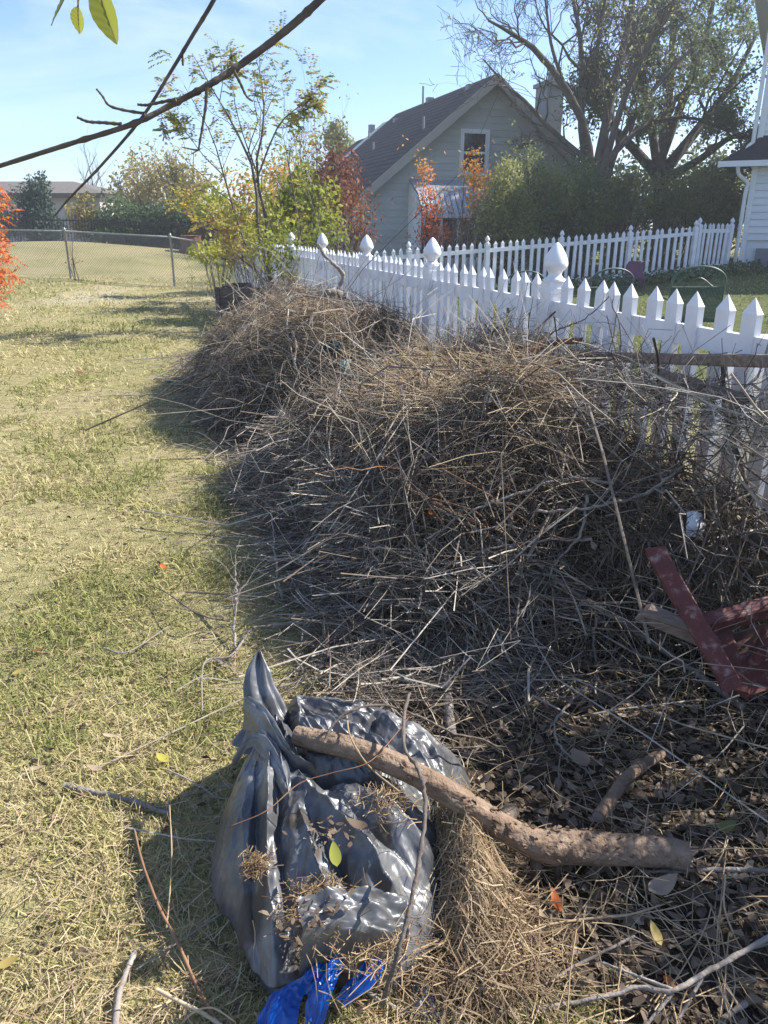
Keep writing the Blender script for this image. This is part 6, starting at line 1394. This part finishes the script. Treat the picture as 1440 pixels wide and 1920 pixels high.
one_leaf('rusty leaf cluster tip caught on the fence side crest', SH(1108, 742, .06), .05, 'orange_leaf', .4, .3)

def scrap(name, label, c, sx, sy, m_, seed, cat, nrmv=(0, -.6, .8)):
    n = 26; u, v = np.meshgrid(np.linspace(-1, 1, n), np.linspace(-1, 1, n), indexing='ij'); r = np.random.default_rng(seed)
    nv = nrm(A3(*nrmv)); e1 = nrm(np.cross(A3(0, 0, 1), nv)); e2 = np.cross(nv, e1)
    rr = 1 - .35 * fbm(np.arctan2(v, u) * 1.5 + 5, u * 0, 3, seed); hh = (fbm(u * 2 + seed, v * 2, 3, seed) - .5) * .9 - .5 * (u * u + v * v)
    V = c + e1 * (u * rr * sx)[..., None] + e2 * (v * rr * sy)[..., None] + nv * (hh * min(sx, sy))[..., None]
    i = np.arange(n * n).reshape(n, n); q = np.stack([i[:-1, :-1], i[1:, :-1], i[1:, 1:], i[:-1, 1:]], -1).reshape(-1, 4)
    return MB().add(V, q, tone=.6).obj(name, M[m_], None, True, label=label, category=cat)
scrap('plastic_scrap', 'milky torn plastic film caught low on the farther heap', SH(512, 782, .08), .075, .10, 'paleplastic', 3, 'plastic scrap', (-.5, -.7, .5))
scrap('plastic_scrap', 'white crumpled plastic cup among the twigs near the red boards', SH(1305, 985, .03), .035, .055, 'whitep', 6, 'plastic scrap', (-.2, -.8, .4))
scrap('plastic_scrap', 'small teal and white plastic wrapper on the farther heap', SH(644, 682, .07), .045, .05, 'teal', 8, 'plastic scrap', (-.2, -.8, .4))
scrap('dark_cloth', 'dark teal cloth showing in a hole of the farther heap', SH(618, 650, .05), .10, .07, 'darkteal', 9, 'cloth', (-.2, -.8, .4))
scrap('dark_cloth', 'dark teal scrap tucked below the teal wrapper', SH(650, 710, .04), .06, .08, 'darkteal', 12, 'cloth', (-.2, -.8, .4))
scrap('plastic_scrap', 'grey plastic scrap against the pickets at the right edge', fp(1445, 975, .1), .04, .06, 'paleplastic', 14, 'plastic scrap', (-.9, -.3, .2))
scrap('clear_wrapper', 'clear crinkled wrapper below the straw heap', U(800, 1880, .03), .035, .05, 'paleplastic', 15, 'wrapper', (0, -.3, 1))

# ------------------------------------------------------------------ overhanging branch close to the camera
def overhang():
    root = thing('overhanging_branch', 'thick bare tree branch crossing the sky close overhead', 'branch')
    w = lambda d, *p: [W(x, y, d + dd) for x, y, dd in p]
    m = MB(); P = interp(w(1.5, (-200, 375, 0), (0, 311, 0), (130, 270, 0), (250, 232, .0), (330, 192, .02), (390, 160, .02), (450, 122, .04), (530, 62, .05), (602, -2, .06), (720, -120, .1)), 90)
    ra = np.linspace(.0034, .0072, 90) * (1 + .05 * rng.normal(size=90))
    for i in (22, 30, 40, 46, 52, 58): ra[i] *= 1.3
    tubes(m, P, ra, 10, .3); m.obj('limb', M['bark'], root, True)
    for pts, r0, r1 in ((((272, 213, 0), (235, 207, 0), (205, 198, 0), (192, 180, 0), (181, 167, 0)), .0026, .0018), (((228, 233, 0), (195, 230, 0), (165, 228, 0), (145, 220, 0)), .003, .0022), (((330, 186, 0), (300, 192, 0), (275, 197, 0), (258, 196, 0)), .0028, .002),
                        (((388, 160, 0), (386, 195, 0), (380, 235, 0), (372, 282, 0)), .003, .0018), (((372, 282, 0), (360, 280, 0), (342, 276, 0)), .0018, .001), (((438, 132, 0), (450, 155, 0), (462, 180, 0), (474, 190, 0)), .003, .0015)):
        m = MB(); Q = interp(w(1.5, *pts), 22); rr = np.linspace(r0, r1, 22); rr[::3] *= 1.3; tubes(m, Q, rr, 6, .3); m.obj('spur_twig', M['bark'], root, True)
    root = thing('overhanging_twig', 'thinner bare twig crossing behind the thick overhead branch', 'twig')
    m = MB(); P = interp(w(1.75, (102, 406, .1), (130, 372, .1), (190, 310, .05), (265, 222, 0), (320, 135, 0), (362, 65, 0), (402, -2, 0), (470, -130, 0)), 70); ra = np.linspace(.0019, .0048, 70); ra[::9] *= 1.15
    tubes(m, P, ra, 8, .3); m.obj('limb', M['bark'], root, True)
    m = MB(); tubes(m, interp(w(1.75, (342, 102, 0), (343, 123, 0)), 4), np.full(4, .0022), 6, .3); m.obj('spur_twig', M['bark'], root, True)
    def big_leaf(label, a, b, wd, d, m_, tone, roll):
        pa, pb = W(*a, d), W(*b, d + .02); D = pb - pa; ln = np.linalg.norm(D); D /= ln; sd = nrm(np.cross(D, A3(0, 1, .2))); sd = nrm(sd * math.cos(roll) + np.cross(D, sd) * math.sin(roll)); nn = np.cross(D, sd)
        n, mm = 26, 9; V = []
        for u in np.linspace(0, 1, n):
            hw = wd * .5 * (math.sin(math.pi * u ** .85) ** .75) * (1 - .15 * u)
            for v in np.linspace(-1, 1, mm): V.append(pa + D * u * ln + sd * v * hw + nn * (abs(v) * hw * .35 - .08 * ln * (u - .5) ** 2 + .00035 * math.sin(u * 40 + abs(v) * 6)))
        i = np.arange(n * mm).reshape(n, mm); q = np.stack([i[:-1, :-1], i[1:, :-1], i[1:, 1:], i[:-1, 1:]], -1).reshape(-1, 4)
        o = MB().add(np.array(V), q, tone=tone).obj('hanging_leaf', M[m_], None, True, label=label, category='leaf', group='leaves hanging at the top of the view')
        mb = MB(); tubes(mb, np.array([pa - D * .012, pa + D * ln * .5 + nn * -.0004 , pb]), np.array([.0009, .0006, .0002]), 5, .5); mb.obj('midrib', M['straw'], o)
    big_leaf('large yellow green leaf hanging from the top', (180, -30), (219, 84), .034, 1.0, 'yg_leaf', .42, .25)
    big_leaf('small yellow green leaf hanging left of the large one', (146, 12), (149, 64), .019, 1.05, 'yg_leaf', .5, .2)
    big_leaf('dark folded leaf hanging leftmost of the three', (128, -18), (95, 48), .009, 1.0, 'dark_leaf', .7, 1.0)
    m = MB(); tubes(m, interp([W(146, 14, 1.05), W(150, -30, 1.05), W(165, -90, 1.1)], 8), np.full(8, .0011), 5, .4); m.obj('leaf_stem', M['bark'], root)
overhang()
def haze():
    m = bpy.data.materials.new('thin_air'); m.use_nodes = True; t = m.node_tree; t.nodes.remove(t.nodes['Principled BSDF'])
    v = t.nodes.new('ShaderNodeVolumePrincipled'); v.inputs['Density'].default_value = .0019; v.inputs['Color'].default_value = (.93, .96, 1, 1); v.inputs['Anisotropy'].default_value = .35
    t.links.new(v.outputs[0], t.nodes['Material Output'].inputs['Volume'])
    MB().box((-760, -760, -1.6), (760, 760, 16)).obj('haze', m, kind='stuff', label='thin bright autumn haze over the gardens')
haze()
print('TRIS', sum(len(p.data.loops) - 2 * len(p.data.polygons) for p in bpy.data.objects if p.type == 'MESH'), 'OBJ', len(bpy.data.objects))
